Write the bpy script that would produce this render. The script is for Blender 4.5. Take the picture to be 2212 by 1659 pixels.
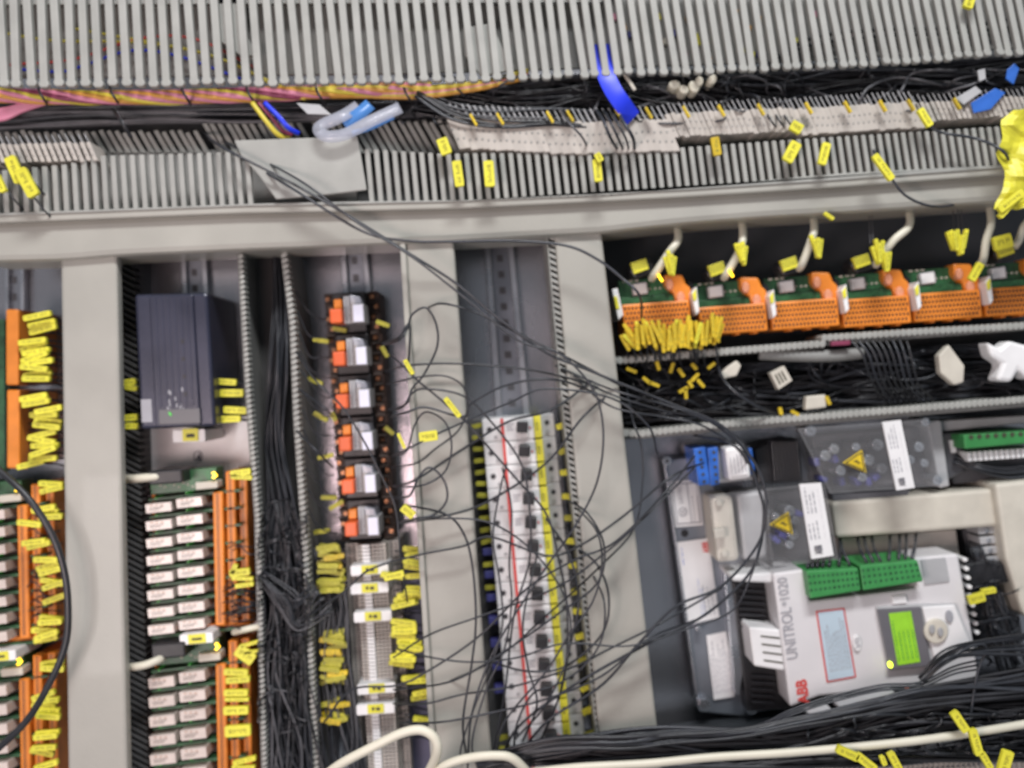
import bpy, bmesh, math, random
from mathutils import Vector
R = math.radians
sc = bpy.context.scene
for o in list(bpy.data.objects): bpy.data.objects.remove(o)
col = sc.collection
# ------------------------------------------------------------ camera, world, lamps
Y0 = 0.95                      # distance from the lens to the mounting plate (metres)
T = 0.47/1106.0                # picture units -> tangent
cam_d = bpy.data.cameras.new('camera'); cam = bpy.data.objects.new('camera', cam_d); col.objects.link(cam)
cam.rotation_euler = (R(90), 0, 0); cam_d.sensor_width = 36; cam_d.lens = 18/0.47
cam_d.clip_start = 0.01; cam_d.clip_end = 20
cam_d.dof.use_dof = True; cam_d.dof.focus_distance = 0.63; cam_d.dof.aperture_fstop = 5.6
sc.camera = cam
w = bpy.data.worlds.new('World'); sc.world = w; w.use_nodes = True
w.node_tree.nodes['Background'].inputs[0].default_value = (0.78, 0.84, 0.92, 1)
w.node_tree.nodes['Background'].inputs[1].default_value = 0.30
def area(name, loc, target, sx, sy, power, color):
    l = bpy.data.lights.new(name, 'AREA'); l.shape = 'RECTANGLE'; l.size = sx; l.size_y = sy
    l.energy = power; l.color = color
    o = bpy.data.objects.new(name, l); col.objects.link(o); o.location = loc
    o.rotation_euler = (Vector(target)-Vector(loc)).to_track_quat('-Z', 'Y').to_euler()
    return o
area('ceiling_lamp', (0.15, -0.25, 1.35), (0.0, 0.95, -0.05), 0.7, 0.22, 28.0, (0.98, 0.99, 1.0))
area('added_fill', (-0.60, -0.30, -0.34), (-0.1, 0.95, -0.1), 0.35, 0.35, 4.4, (1.0, 0.92, 0.89))  # added fill from the lower left, its reflection brightens the lower plates
area('plate_glow_fill', (-0.34, 0.0, -0.18), (-0.20, 0.95, -0.10), 0.34, 0.16, 2.3, (1.0, 0.72, 0.70))  # added warm light, placed so its mirror image glows on the mounting plate
sc.view_settings.view_transform = 'Standard'; sc.view_settings.look = 'None'
sc.view_settings.exposure = 0.12; sc.view_settings.gamma = 1.0
sc.render.engine = 'CYCLES'

# ------------------------------------------------------------ helpers
def P(u, v, h):
    y = Y0-h
    return Vector(((u-1106)*T*y, y, (829.5-v)*T*y))
S = T*(Y0-0.06)                # size of one picture unit at device depth
def mat(name, c, rough=0.5, metal=0.0, var=0.12, scale=60, bump=0.0, alpha=1.0, emit=0.0, coat=0.0, bscale=400):
    m = bpy.data.materials.new(name); m.use_nodes = True; nt = m.node_tree; n = nt.nodes; p = n['Principled BSDF']
    p.inputs['Roughness'].default_value = rough; p.inputs['Metallic'].default_value = metal
    tc = n.new('ShaderNodeTexCoord')
    nz = n.new('ShaderNodeTexNoise'); nz.inputs['Scale'].default_value = scale; nz.inputs['Detail'].default_value = 5
    nt.links.new(tc.outputs['Object'], nz.inputs['Vector'])
    mr = n.new('ShaderNodeMapRange'); mr.inputs['From Min'].default_value = .3; mr.inputs['From Max'].default_value = .7
    mr.inputs['To Min'].default_value = 1-var; mr.inputs['To Max'].default_value = 1+var*.6
    nt.links.new(nz.outputs['Fac'], mr.inputs['Value'])
    oi = n.new('ShaderNodeObjectInfo')
    mr2 = n.new('ShaderNodeMapRange'); mr2.inputs['To Min'].default_value = 1-var*.8; mr2.inputs['To Max'].default_value = 1+var*.5
    nt.links.new(oi.outputs['Random'], mr2.inputs['Value'])
    mu = n.new('ShaderNodeMath'); mu.operation = 'MULTIPLY'
    nt.links.new(mr.outputs[0], mu.inputs[0]); nt.links.new(mr2.outputs[0], mu.inputs[1])
    vm = n.new('ShaderNodeVectorMath'); vm.operation = 'SCALE'; vm.inputs[0].default_value = c
    nt.links.new(mu.outputs[0], vm.inputs['Scale']); nt.links.new(vm.outputs[0], p.inputs['Base Color'])
    rr = n.new('ShaderNodeMapRange'); rr.inputs['To Min'].default_value = max(.04, rough-.1); rr.inputs['To Max'].default_value = min(1, rough+.12)
    nt.links.new(nz.outputs['Fac'], rr.inputs['Value']); nt.links.new(rr.outputs[0], p.inputs['Roughness'])
    if bump:
        nb = n.new('ShaderNodeTexNoise'); nb.inputs['Scale'].default_value = bscale; nb.inputs['Detail'].default_value = 4
        nt.links.new(tc.outputs['Object'], nb.inputs['Vector'])
        b = n.new('ShaderNodeBump'); b.inputs['Strength'].default_value = bump; b.inputs['Distance'].default_value = .001
        nt.links.new(nb.outputs['Fac'], b.inputs['Height']); nt.links.new(b.outputs[0], p.inputs['Normal'])
    if alpha < 1: p.inputs['Alpha'].default_value = alpha
    if coat: p.inputs['Coat Weight'].default_value = coat
    if emit:
        p.inputs['Emission Color'].default_value = (*c, 1); p.inputs['Emission Strength'].default_value = emit
    return m
M = dict(
 plate=mat('plate', (.41,.41,.44), .24, .85, .15, 9, .12),
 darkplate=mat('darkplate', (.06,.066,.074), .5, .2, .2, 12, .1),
 paint=mat('paint', (.385,.375,.335), .45, 0, .12, 14, .10, coat=.1),
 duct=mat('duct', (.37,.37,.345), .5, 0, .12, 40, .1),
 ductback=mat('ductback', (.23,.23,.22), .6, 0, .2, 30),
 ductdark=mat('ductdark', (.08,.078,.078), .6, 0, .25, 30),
 black=mat('black', (.020,.020,.023), .42, 0, .35, 80),
 rubber=mat('rubber', (.028,.029,.034), .36, 0, .35, 60),
 wire=mat('wire', (.034,.037,.045), .34, 0, .3, 60),
 greywire=mat('greywire', (.11,.11,.12), .4, 0, .3, 60),
 yellow=mat('yellow', (.74,.69,.05), .45, 0, .14, 90),
 olive=mat('olive', (.44,.41,.04), .5, 0, .25, 90), yellow2=mat('yellow2', (.66,.47,.02), .45, 0, .25, 90),
 ink=mat('ink', (.05,.05,.03), .6), fade=mat('fade', (.30,.27,.03), .6),
 orange=mat('orange', (.78,.24,.025), .42, 0, .16, 60, .1),
 orangehi=mat('orangehi', (.80,.13,.03), .4, 0, .1, 60),
 salmon=mat('salmon', (.78,.33,.19), .4, 0, .12, 60),
 brown=mat('brown', (.055,.030,.020), .5, 0, .4, 120),
 copper=mat('copper', (.42,.20,.10), .35, .7, .3, 100),
 pcb=mat('pcb', (.03,.13,.05), .4, 0, .5, 160),
 green=mat('green', (.045,.26,.07), .45, 0, .15, 60),
 white=mat('white', (.82,.81,.81), .42, 0, .06, 40),
 ivory=mat('ivory', (.60,.56,.48), .5, 0, .10, 60),
 relay=mat('relay', (.64,.55,.50), .35, 0, .10, 90, coat=.3),
 greyplastic=mat('greyplastic', (.42,.42,.43), .45, 0, .1, 50),
 beige=mat('beige', (.47,.43,.39), .5, 0, .12, 70),
 cream=mat('cream', (.70,.67,.55), .42, 0, .08, 30),
 steel=mat('steel', (.50,.52,.56), .28, .85, .15, 40),
 zinc=mat('zinc', (.30,.32,.36), .32, .7, .2, 30, .1),
 psu=mat('psu', (.030,.033,.058), .32, .15, .2, 30, .1),
 blue=mat('blue', (.015,.04,.72), .4, 0, .1),
 blue2=mat('blue2', (.03,.14,.55), .4, 0, .2, 80),
 lightgrey=mat('lightgrey', (.58,.58,.60), .42, 0, .08), lilac=mat('lilac', (.74,.74,.86), .4, 0, .05), paleblue=mat('paleblue', (.50,.61,.69), .45, 0, .06),
 dullviolet=mat('dullviolet', (.12,.12,.20), .45, 0, .2), indigo=mat('indigo', (.07,.07,.26), .4, 0, .2),
 red=mat('red', (.68,.07,.06), .4, 0, .1),
 pink=mat('pink', (.72,.26,.38), .45, 0, .15, 50),
 maroon=mat('maroon', (.24,.04,.09), .45, 0, .2, 50),
 gold=mat('gold', (.66,.33,.06), .45, 0, .15, 50),
 lemon=mat('lemon', (.68,.56,.06), .45, 0, .15, 50),
 smoke=mat('smoke', (.6,.6,.62), .06, 0, .05, 20, alpha=.07, coat=0),
 clear=mat('clear', (.62,.64,.74), .25, 0, .1, 60, alpha=.42, coat=.4),
 bluetape=mat('bluetape', (.10,.30,.72), .3, 0, .1, 60, alpha=.7),
 darkgrey=mat('darkgrey', (.10,.10,.11), .35, 0, .1),
 lcd=mat('lcd', (.24,.50,.03), .3, 0, .15, 120, emit=.26),
 led=mat('led', (.75,1.0,.05), .3, 0, 0, emit=3.0),
 ledamber=mat('ledamber', (1.0,.60,.02), .3, 0, 0, emit=3.0),
 ledgreen=mat('ledgreen', (.06,.5,.06), .3, 0, 0, emit=.25),
 text=mat('text', (.10,.10,.12), .5), textblue=mat('textblue', (.25,.32,.62), .5), textgrey=mat('textgrey', (.34,.34,.37), .5),
)
def lerp(a, b, t): return a+(b-a)*t
def ev(tab, u):
    if u <= tab[0][0]: return tab[0][1]
    for (a, b), (c, d) in zip(tab, tab[1:]):
        if u <= c: return lerp(b, d, (u-a)/(c-a))
    return tab[-1][1]
def bil(q, s, t):              # q = TL, TR, BR, BL ; s across, t down
    a = (lerp(q[0][0], q[1][0], s), lerp(q[0][1], q[1][1], s)); b = (lerp(q[3][0], q[2][0], s), lerp(q[3][1], q[2][1], s))
    return (lerp(a[0], b[0], t), lerp(a[1], b[1], t))
def sub(q, s0, t0, s1, t1): return [bil(q, s0, t0), bil(q, s1, t0), bil(q, s1, t1), bil(q, s0, t1)]
def spline(pts, n=8):
    pts = [Vector(p) for p in pts]
    if len(pts) < 3: return pts
    out = []
    e = [2*pts[0]-pts[1]]+pts+[2*pts[-1]-pts[-2]]
    for i in range(1, len(e)-2):
        a, b, c, d = e[i-1:i+3]
        for k in range(n):
            t = k/n
            out.append(.5*((2*b)+(c-a)*t+(2*a-5*b+4*c-d)*t*t+(3*b-a-3*c+d)*t**3))
    out.append(pts[-1]); return out
LOC = 0                        # marker for local-frame builders
class MB:
    def __init__(s, m, local=False): s.bm = bmesh.new(); s.mats = []; s.mi = 0; s.use(m); s.local = local; s.smooth = False
    def use(s, m):
        m = M[m] if isinstance(m, str) else m
        if m not in s.mats: s.mats.append(m)
        s.mi = s.mats.index(m); return s
    def f(s, u, v, h): return Vector((u*S, -h, -v*S)) if s.local else P(u, v, h)
    def face(s, vs):
        try: fc = s.bm.faces.new(vs); fc.material_index = s.mi; fc.smooth = s.smooth; return fc
        except ValueError: return None
    def prism(s, pts, hf, hb):   # outline at hf, extruded straight back to hb
        fr = [s.bm.verts.new(s.f(u, v, hf)) for u, v in pts]
        d = Vector((0, hf-hb, 0)); bk = [s.bm.verts.new(x.co+d) for x in fr]
        n = len(pts); s.face(fr); s.face(bk[::-1])
        for i in range(n): s.face([fr[i], bk[i], bk[(i+1) % n], fr[(i+1) % n]])
        return s
    def rect(s, u0, v0, u1, v1, hf, hb, a=0):
        cu, cv = (u0+u1)/2, (v0+v1)/2; q = [(u0, v0), (u1, v0), (u1, v1), (u0, v1)]
        if a:
            ca, sa = math.cos(R(a)), math.sin(R(a))
            q = [(cu+(x-cu)*ca-(y-cv)*sa, cv+(x-cu)*sa+(y-cv)*ca) for x, y in q]
        return s.prism(q, hf, hb)
    def disc(s, u, v, r, hf, hb, n=14, ry=None, a=0):
        ry = ry or r; ca, sa = math.cos(R(a)), math.sin(R(a)); pts = []
        for k in range(n):
            x, y = r*math.cos(2*math.pi*k/n), ry*math.sin(2*math.pi*k/n); pts.append((u+x*ca-y*sa, v+x*sa+y*ca))
        return s.prism(pts, hf, hb)
    def round(s, u0, v0, u1, v1, r, hf, hb, a=0):
        cu, cv = (u0+u1)/2, (v0+v1)/2; ca, sa = math.cos(R(a)), math.sin(R(a)); pts = []
        for cx, cy, st in ((u1-r, v0+r, -90), (u1-r, v1-r, 0), (u0+r, v1-r, 90), (u0+r, v0+r, 180)):
            for k in range(4):
                t = R(st+30*k); pts.append((cx+r*math.cos(t), cy+r*math.sin(t)))
        return s.prism([(cu+(x-cu)*ca-(y-cv)*sa, cv+(x-cu)*sa+(y-cv)*ca) for x, y in pts], hf, hb)
    def tube(s, pts, r, seg=7, n=8, world=False, taper=None, flat=1.0):   # pts (u,v,h), r in picture units
        w_ = spline([p if world else s.f(*p) for p in pts], n); r = r*S; rings = []; s.smooth = True
        for i, p in enumerate(w_):
            d = (w_[min(i+1, len(w_)-1)]-w_[max(i-1, 0)]).normalized()
            a = d.cross(Vector((0, 1, 0)))
            if a.length < .05: a = d.cross(Vector((1, 0, 0)))
            a.normalize(); b = a.cross(d).normalized(); rr = r if not taper else r*taper(i/(len(w_)-1))
            rings.append([s.bm.verts.new(p+(a*math.cos(2*math.pi*k/seg)+b*flat*math.sin(2*math.pi*k/seg))*rr) for k in range(seg)])
        for x, y in zip(rings, rings[1:]):
            for k in range(seg): s.face([x[k], x[(k+1) % seg], y[(k+1) % seg], y[k]])
        s.face(rings[0][::-1]); s.face(rings[-1]); s.smooth = False
        return s
    def ribbon(s, pts, wd, th=.0006):            # flat band through (u,v,h)
        w_ = spline([s.f(*p) for p in pts], 8); L_ = []
        for i, p in enumerate(w_):
            d = (w_[min(i+1, len(w_)-1)]-w_[max(i-1, 0)]).normalized(); a = d.cross(Vector((0, 1, 0)))
            a.normalize(); a *= wd*S/2; o_ = Vector((0, th, 0))
            L_.append([s.bm.verts.new(x) for x in (p-a, p+a, p+a+o_, p-a+o_)])
        s.smooth = True
        for x, y in zip(L_, L_[1:]):
            for k in range(4): s.face([x[k], x[(k+1) % 4], y[(k+1) % 4], y[k]])
        s.face(L_[0][::-1]); s.face(L_[-1]); s.smooth = False; return s
    def text(s, body, q, h, th=.0004):           # q: text TL,TR,BR,BL
        c = bpy.data.curves.new('t', 'FONT'); c.body = body; c.resolution_u = 3; c.offset = .03 if body == 'ABB' else .006; to = bpy.data.objects.new('t', c); col.objects.link(to)
        dg = bpy.context.evaluated_depsgraph_get(); me = bpy.data.meshes.new_from_object(to.evaluated_get(dg))
        xs = [v.co.x for v in me.vertices]; ys = [v.co.y for v in me.vertices]; x0, x1, y0, y1 = min(xs), max(xs), min(ys), max(ys)
        vs = [s.bm.verts.new(s.f(*bil(q, (v.co.x-x0)/(x1-x0), 1-(v.co.y-y0)/(y1-y0)), h)) for v in me.vertices]
        for p in me.polygons: s.face([vs[i] for i in p.vertices])
        bpy.data.objects.remove(to); bpy.data.curves.remove(c); bpy.data.meshes.remove(me); return s
    def lines(s, q, h, n, s0=.08, s1=.92, t0=.1, t1=.9, seed=0, thick=.35):   # rows of small print
        rn = random.Random(seed)
        for i in range(n):
            t = lerp(t0, t1, i/max(1, n-1)); x = s0; dt = (t1-t0)/max(1, n)*thick; end = lerp(s0, s1, rn.uniform(.65, 1))
            while x < end:
                w_ = rn.uniform(.03, .09); s.prism(sub(q, x, t-dt/2, min(x+w_, end), t+dt/2), h+.0002, h); x += w_+.018
        return s
    def build(s, name, parent=None, label=None, bevel=0, origin=None):
        bmesh.ops.recalc_face_normals(s.bm, faces=s.bm.faces)
        off = Vector((0, 0, 0))
        if not s.local:
            if parent is not None: off = wloc(parent)
            elif origin is not None: off = origin
            else:
                n = len(s.bm.verts); c = sum((v.co for v in s.bm.verts), Vector())/n; off = Vector((c.x, max(v.co.y for v in s.bm.verts), c.z))
            for v in s.bm.verts: v.co -= off
        me = bpy.data.meshes.new(name); s.bm.to_mesh(me); s.bm.free()
        for m in s.mats: me.materials.append(m)
        o = bpy.data.objects.new(name, me); col.objects.link(o)
        if parent is not None: o.parent = parent
        elif not s.local: o.location = off
        if label: o['label'] = label
        if bevel:
            b = o.modifiers.new('bevel', 'BEVEL'); b.width = bevel*.001; b.segments = 2; b.limit_method = 'ANGLE'; b.angle_limit = R(40)
        return o
def wloc(o):
    v = Vector(o.location)
    while o.parent: o = o.parent; v += Vector(o.location)
    return v
def tag(o, label=None, cat=None, group=None, kind=None):
    for k, v in (('label', label), ('category', cat), ('group', group), ('kind', kind)):
        if v: o[k] = v
    return o
def thing(name, label, cat, u, v, h=0.0, group=None):
    o = bpy.data.objects.new(name, None); col.objects.link(o); o.empty_display_size = .01
    o.location = P(u, v, h); return tag(o, label, cat, group)
def lthing(name, label, cat, group=None):
    o = bpy.data.objects.new(name, None); col.objects.link(o); o.empty_display_size = .01; return tag(o, label, cat, group)

def copy_tree(o, parent=None):
    c = o.copy(); col.objects.link(c); c.parent = parent
    for ch in o.children: copy_tree(ch, c)
    return c
def put(o, u, v, a=0.0, sx=1.0, sz=1.0, href=.06):
    p = P(u, v, href); o.location = (p.x, Y0, p.z); o.rotation_euler = (0, R(a), 0); o.scale = (sx, 1, sz); return o

# ------------------------------------------------------------ mounting plate and steel frame
b = MB('plate'); b.prism([(-250, -200), (1290, -200), (1290, 1900), (-250, 1900)], 0, -.003)
tag(b.build('mounting_plate'), kind='structure')
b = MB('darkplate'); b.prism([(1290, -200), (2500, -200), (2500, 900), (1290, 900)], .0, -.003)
tag(b.build('mounting_plate'), kind='structure')
b = MB('plate'); b.prism([(1290, 900), (2500, 900), (2500, 1900), (1290, 1900)], .0, -.003)
tag(b.build('mounting_plate'), kind='structure')

BT = [(-60, 481), (0, 479), (520, 458), (711, 455), (1000, 448), (1455, 425), (1813, 402), (2212, 372), (2300, 366)]
BB = [(-60, 567), (0, 565), (135, 562), (250, 552), (520, 540), (711, 533), (1000, 520), (1300, 503), (1455, 485), (1640, 470), (1813, 460), (2212, 432), (2300, 426)]
us = list(range(-60, 2301, 59))
t = thing('frame_beam', 'wide grey painted steel beam crossing the cabinet under the slotted ducts', 'beam', 1100, 480, .02)
b = MB('paint'); b.prism([(u, ev(BT, u)) for u in us]+[(u, ev(BB, u)) for u in us[::-1]], .105, .045); b.build('beam_face', t, bevel=5)
b = MB('paint'); b.prism([(u, ev(BT, u)-16) for u in us]+[(u, ev(BT, u)+2) for u in us[::-1]], .112, .06); b.build('upper_lip', t, bevel=1.5)
def column(q, label, hf=.098, hb=.086, groove=None):
    t = thing('frame_post', label, 'post', (q[0][0]+q[1][0])/2, (q[0][1]+q[3][1])/2, .02)
    b = MB('paint'); b.prism(q, hf, hb); b.build('post_face', t, bevel=2.5)
    if groove:
        b = MB('paint'); b.prism(groove, hf+.004, hf-.01); b.build('edge_fold', t, bevel=.8)
    return t
column([(130, 540), (252, 535), (276, 1720), (147, 1720)], 'leftmost grey steel post beside the dark power supply')
column([(872, 500), (978, 495), (1068, 1720), (945, 1720)], 'middle grey steel post crossed by loose wire loops', groove=[(862, 505), (874, 505), (947, 1720), (935, 1720)])
column([(1196, 490), (1298, 488), (1437, 1720), (1305, 1720)], 'right grey steel post beside the breaker row')
# DIN rails
def rail(q, label):
    t = thing('mounting_rail', label, 'rail', q[0][0], q[0][1], 0)
    b = MB('zinc'); b.prism(sub(q, .15, 0, .85, 1), .004, .001); b.build('web', t, bevel=.3)
    for s0, s1 in ((0, .2), (.8, 1)):
        b = MB('steel'); b.prism(sub(q, s0, 0, s1, 1), .010, .001); b.build('flange', t, bevel=.6)
    b = MB('darkgrey'); n = max(3, int((q[3][1]-q[0][1])/34))
    for i in range(n): b.prism(sub(q, .40, (i+.2)/n, .60, (i+.62)/n), .0048, .0042)
    b.build('slot', t)
rail([(10, 480), (52, 480), (52, 700), (10, 700)], 'short zinc rail above the orange terminals at the far left')
rail([(388, 470), (440, 470), (475, 1060), (405, 1060)], 'zinc rail behind the dark power supply')
rail([(730, 470), (784, 470), (810, 700), (745, 700)], 'zinc rail above the black relay socket column')
rail([(1040, 440), (1100, 440), (1152, 960), (1075, 960)], 'long zinc rail above the white breakers')

# ------------------------------------------------------------ top slotted duct
TB = [(-40, 186), (600, 181), (900, 175), (1127, 172), (1300, 160), (1455, 158), (1640, 150), (1900, 138), (2126, 120), (2300, 108)]
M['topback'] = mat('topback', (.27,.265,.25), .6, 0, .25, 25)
t = thing('cable_duct', 'huge grey slotted cable duct along the top of the photo', 'cable duct', 1100, 60, .05)
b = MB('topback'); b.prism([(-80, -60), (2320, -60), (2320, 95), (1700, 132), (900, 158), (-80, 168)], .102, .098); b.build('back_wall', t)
b = MB('duct'); u = -60; rnd = random.Random(3); tips = []
while u < 2280:
    p = 30-8*u/2212; l = .03+.19*max(0, u)/2212; vb = ev(TB, u); wd = p*.60
    top = -70; x0 = u-l*90; jb = rnd.uniform(-3, 3); vb += jb; x0 += rnd.uniform(-1.3, 1.3); bend = rnd.choice((0, 0, 0, rnd.uniform(-.03, .03))); l += bend
    def pt(du, v): return (x0+du+l*(v), v)
    b.prism([pt(-wd/2, top), pt(wd/2, top), pt(wd/2, vb-12), pt(wd*.62, vb-8), pt(wd*.64, vb-3), pt(wd*.4, vb+2), pt(-wd*.4, vb+2), pt(-wd*.64, vb-3), pt(-wd*.62, vb-8), pt(-wd/2, vb-12)], .125, .119)
    u += p
b.build('slotted_wall', t, bevel=.8)
b = MB('duct'); b.prism([(-80, -70), (1350, -70), (1300, 4), (-80, 10)], .1185, .112); b.build('upper_edge', t)
b = MB('duct'); b.prism([(458, -10), (512, -10), (520, 60), (560, 120), (520, 120), (478, 90)], .1185, .114)
b.build('wall_patch', t, bevel=.5); b = MB('duct'); b.prism([(1000, 60), (1060, 50), (1110, 150), (1040, 165), (1005, 120)], .1185, .114); b.build('wall_patch', t, bevel=.5)

# coloured leads behind the top fingers
for pts, m, lab in (
  ([(150, 60, .1095), (250, 78, .1095), (420, 110, .1095), (520, 145, .1095), (600, 190, .1095), (660, 215, .1095)], 'lemon', 'yellow lead running diagonally behind the top duct fingers, upper one'),
  ([(0, 70, .1095), (120, 88, .1095), (300, 92, .1095), (450, 118, .1095), (560, 165, .1095), (640, 200, .1095)], 'lemon', 'yellow lead running diagonally behind the top duct fingers, lower one'),
  ([(40, 150, .1095), (130, 155, .1095), (180, 142, .1095), (280, 110, .1095), (380, 120, .1095), (520, 170, .1095)], 'blue', 'blue lead curving behind the top duct fingers'),
  ([(20, 140, .1095), (160, 128, .1095), (300, 84, .1095), (420, 84, .1095), (560, 150, .1095)], 'red', 'red lead curving behind the top duct fingers'),
  ([(1640, 152, .1095), (1690, 118, .1095), (1760, 80, .1095), (1900, 64, .1095), (2060, 60, .1095), (2250, 30, .1095)], 'wire', 'dark cable rising behind the top duct fingers at the right'),
  ([(1660, 150, .1095), (1740, 100, .1095), (1900, 78, .1095), (2080, 70, .1095), (2250, 50, .1095)], 'wire', 'second dark cable just under the one rising behind the top duct fingers')):
    b = MB(m); b.tube(pts, 4.2 if m == 'wire' else 3); tag(b.build('lead'), lab, 'wire')
# print flecks of colour behind slots on right: little terminal markers
rnd = random.Random(7)
for i in range(26):
    u = rnd.uniform(1290, 1900); v = rnd.uniform(30, 140)-(u-1290)*.03
    b = MB(rnd.choice(['gold', 'pink', 'indigo', 'yellow', 'ivory'])); b.rect(u-6, v-7, u+6, v+7, .1045, .1005, rnd.uniform(-20, 20))
    tag(b.build('terminal_marker', bevel=.3), 'small coloured marker behind the right half of the top duct', 'marker', 'markers behind the top duct')

# ------------------------------------------------------------ pink / yellow loom
t = thing('wire_loom', 'twisted loom of pink, orange and yellow wires tied under the top duct', 'wire loom', 400, 210, .08)
rnd = random.Random(11)
cols = ['pink', 'gold', 'pink', 'lemon', 'gold', 'pink', 'maroon', 'lemon', 'pink', 'gold']
for i, m in enumerate(cols):
    ph = i*.628; pts = []
    for k in range(17):
        u = -60+k*62; c = 203+8*math.sin(k*.3)-(0 if u < 600 else (u-600)*.012)
        a = ph+k*.85
        pts.append((u, c+11*math.sin(a)+rnd.uniform(-1.5, 1.5), .105+.007*math.cos(a)))
    b = MB(m); b.tube(pts, 5.5, 8); b.build('wire', t)
for i, m in enumerate(['lemon', 'lemon', 'gold', 'pink', 'lemon', 'gold']):
    pts = [(620, 196+i*3, .11), (760, 188+i*4, .112-.001*i), (900, 190+i*4, .112), (990, 184+i*3, .112), (1060, 172+i*3, .112), (1140, 152+i*3, .108)]
    b = MB(m); b.tube(pts, 4.5, 8); b.build('wire', t)
for u in (90, 245, 400, 540, 690, 880):
    b = MB('black'); b.tube([(u-8, 186, .11), (u-4, 200, .122), (u+6, 216, .12), (u+12, 226, .10)], 2.6); b.build('cable_tie', t)
for k in range(5):
    b = MB('pink'); b.tube([(-40, 238+k*6, .10), (10, 236+k*5, .105), (50, 226+k*3, .105), (120, 215, .10)], 5); b.build('wire', t)

# ------------------------------------------------------------ masses of black wires
def tangle(cu, cv, ru, rv, n, r, seed, h, label, ms=('wire', 'rubber')):
    rn = random.Random(seed); b = MB(ms[0])
    for i in range(n):
        b.use(rn.choice(ms)); x, y = cu+rn.uniform(-ru, ru), cv+rn.uniform(-rv, rv); a = rn.uniform(0, 6.28); ln = rn.uniform(.25, .6)*min(ru, 120); pts = []
        for k in range(6):
            pts.append((x, y, h+rn.uniform(-.012, .012)*(1 if 0 < k < 5 else -2.2 if False else 1)-(.02 if k in (0, 5) else 0))); x += math.cos(a)*ln; y += math.sin(a)*ln*.55; a += rn.uniform(-1.0, 1.0)
            x = max(cu-ru*1.15, min(cu+ru*1.15, x)); y = max(cv-rv*1.15, min(cv+rv*1.15, y))
        b.tube(pts, r*rn.uniform(.7, 1.3), 6, 6)
    return tag(b.build('black_wires'), label, 'wires', kind='stuff')
def mass(path, n, spread, r, seed, name, label, m='wire', hs=.012, wob=.5, cat='wires'):
    rn = random.Random(seed); ms = [m] if isinstance(m, str) else m; b = MB(ms[0])
    ms = [m] if isinstance(m, str) else m
    for i in range(n):
        b.use(rn.choice(ms)); a = rn.gauss(0, .5)
        d = rn.uniform(-1, 1); pts = []; dh = rn.uniform(-1, 1)
        for j, (u, v, h, sp) in enumerate(path):
            d += rn.uniform(-wob, wob); d = max(-1.1, min(1.1, d)); q = path[min(j+1, len(path)-1)]; q0 = path[max(j-1, 0)]
            tx, ty = q[0]-q0[0], q[1]-q0[1]; L_ = math.hypot(tx, ty) or 1
            pts.append((u-ty/L_*d*sp*spread, v+tx/L_*d*sp*spread, h+dh*hs*rn.uniform(.5, 1)))
        b.tube(pts, r*rn.uniform(.75, 1.25), 6, 5)
    return tag(b.build(name), label, cat, kind='stuff')
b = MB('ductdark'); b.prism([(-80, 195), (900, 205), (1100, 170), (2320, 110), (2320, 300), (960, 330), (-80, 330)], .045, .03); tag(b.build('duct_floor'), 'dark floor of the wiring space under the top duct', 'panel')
mass([(-60, 262, .075, 20), (150, 250, .08, 20), (350, 245, .08, 17), (520, 245, .08, 17), (700, 245, .08, 14), (900, 235, .075, 14), (1000, 228, .075, 20)], 46, 1, 3.6, 1, 'black_wires', 'grey and black wires lying under the pink and yellow loom', ['wire', 'rubber', 'greywire', 'greywire'], .015)
mass([(860, 215, .08, 20), (980, 220, .09, 34), (1120, 225, .09, 48), (1300, 210, .09, 44), (1450, 215, .088, 48), (1650, 210, .085, 44), (1850, 195, .08, 44), (2050, 180, .08, 42), (2280, 165, .08, 44)], 120, 1, 3.0, 2, 'black_wires', 'dense black wires filling the space under the top duct at the right', ['wire', 'wire', 'black', 'rubber'], .02, .8)
mass([(900, 200, .11, 10), (980, 240, .11, 16), (1080, 255, .11, 18), (1200, 252, .11, 16), (1300, 262, .105, 16), (1420, 275, .1, 16)], 22, 1, 2.6, 3, 'black_wires', 'fan of black wires spreading from the end of the yellow loom onto the beige terminals', ['wire', 'rubber', 'greywire'], .008)

# second duct: rear finger row
t = thing('cable_duct', 'lower grey slotted cable duct just above the steel beam', 'cable duct', 1100, 380, .04)
b = MB('duct'); u = -60; rnd = random.Random(5)
while u < 985:
    l = .55; v0 = 262 if u > 420 else 285; v0 += rnd.uniform(-3, 3); v1 = 330
    if not (640 < u < 660):
        b.prism([(u, v0), (u+9, v0-3), (u+12+l*(v1-v0), v1), (u+l*(v1-v0), v1)], .084, .080)
    u += 17
b.build('rear_fingers', t, bevel=.6)
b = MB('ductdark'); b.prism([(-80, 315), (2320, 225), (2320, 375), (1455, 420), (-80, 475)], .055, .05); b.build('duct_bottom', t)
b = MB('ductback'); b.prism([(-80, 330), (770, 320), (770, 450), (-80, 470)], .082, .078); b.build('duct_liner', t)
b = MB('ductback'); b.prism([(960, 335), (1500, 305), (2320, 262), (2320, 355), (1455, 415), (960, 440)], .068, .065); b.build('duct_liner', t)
SB = [(-60, 463), (0, 460), (140, 455), (540, 440), (711, 436), (1000, 432), (1300, 420), (1455, 408), (1813, 374), (2160, 357), (2300, 350)]
FT = [(-60, 372), (150, 352), (200, 335), (760, 318), (960, 330), (1400, 322), (1700, 300), (2300, 262)]
b = MB('duct'); u = -55
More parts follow.
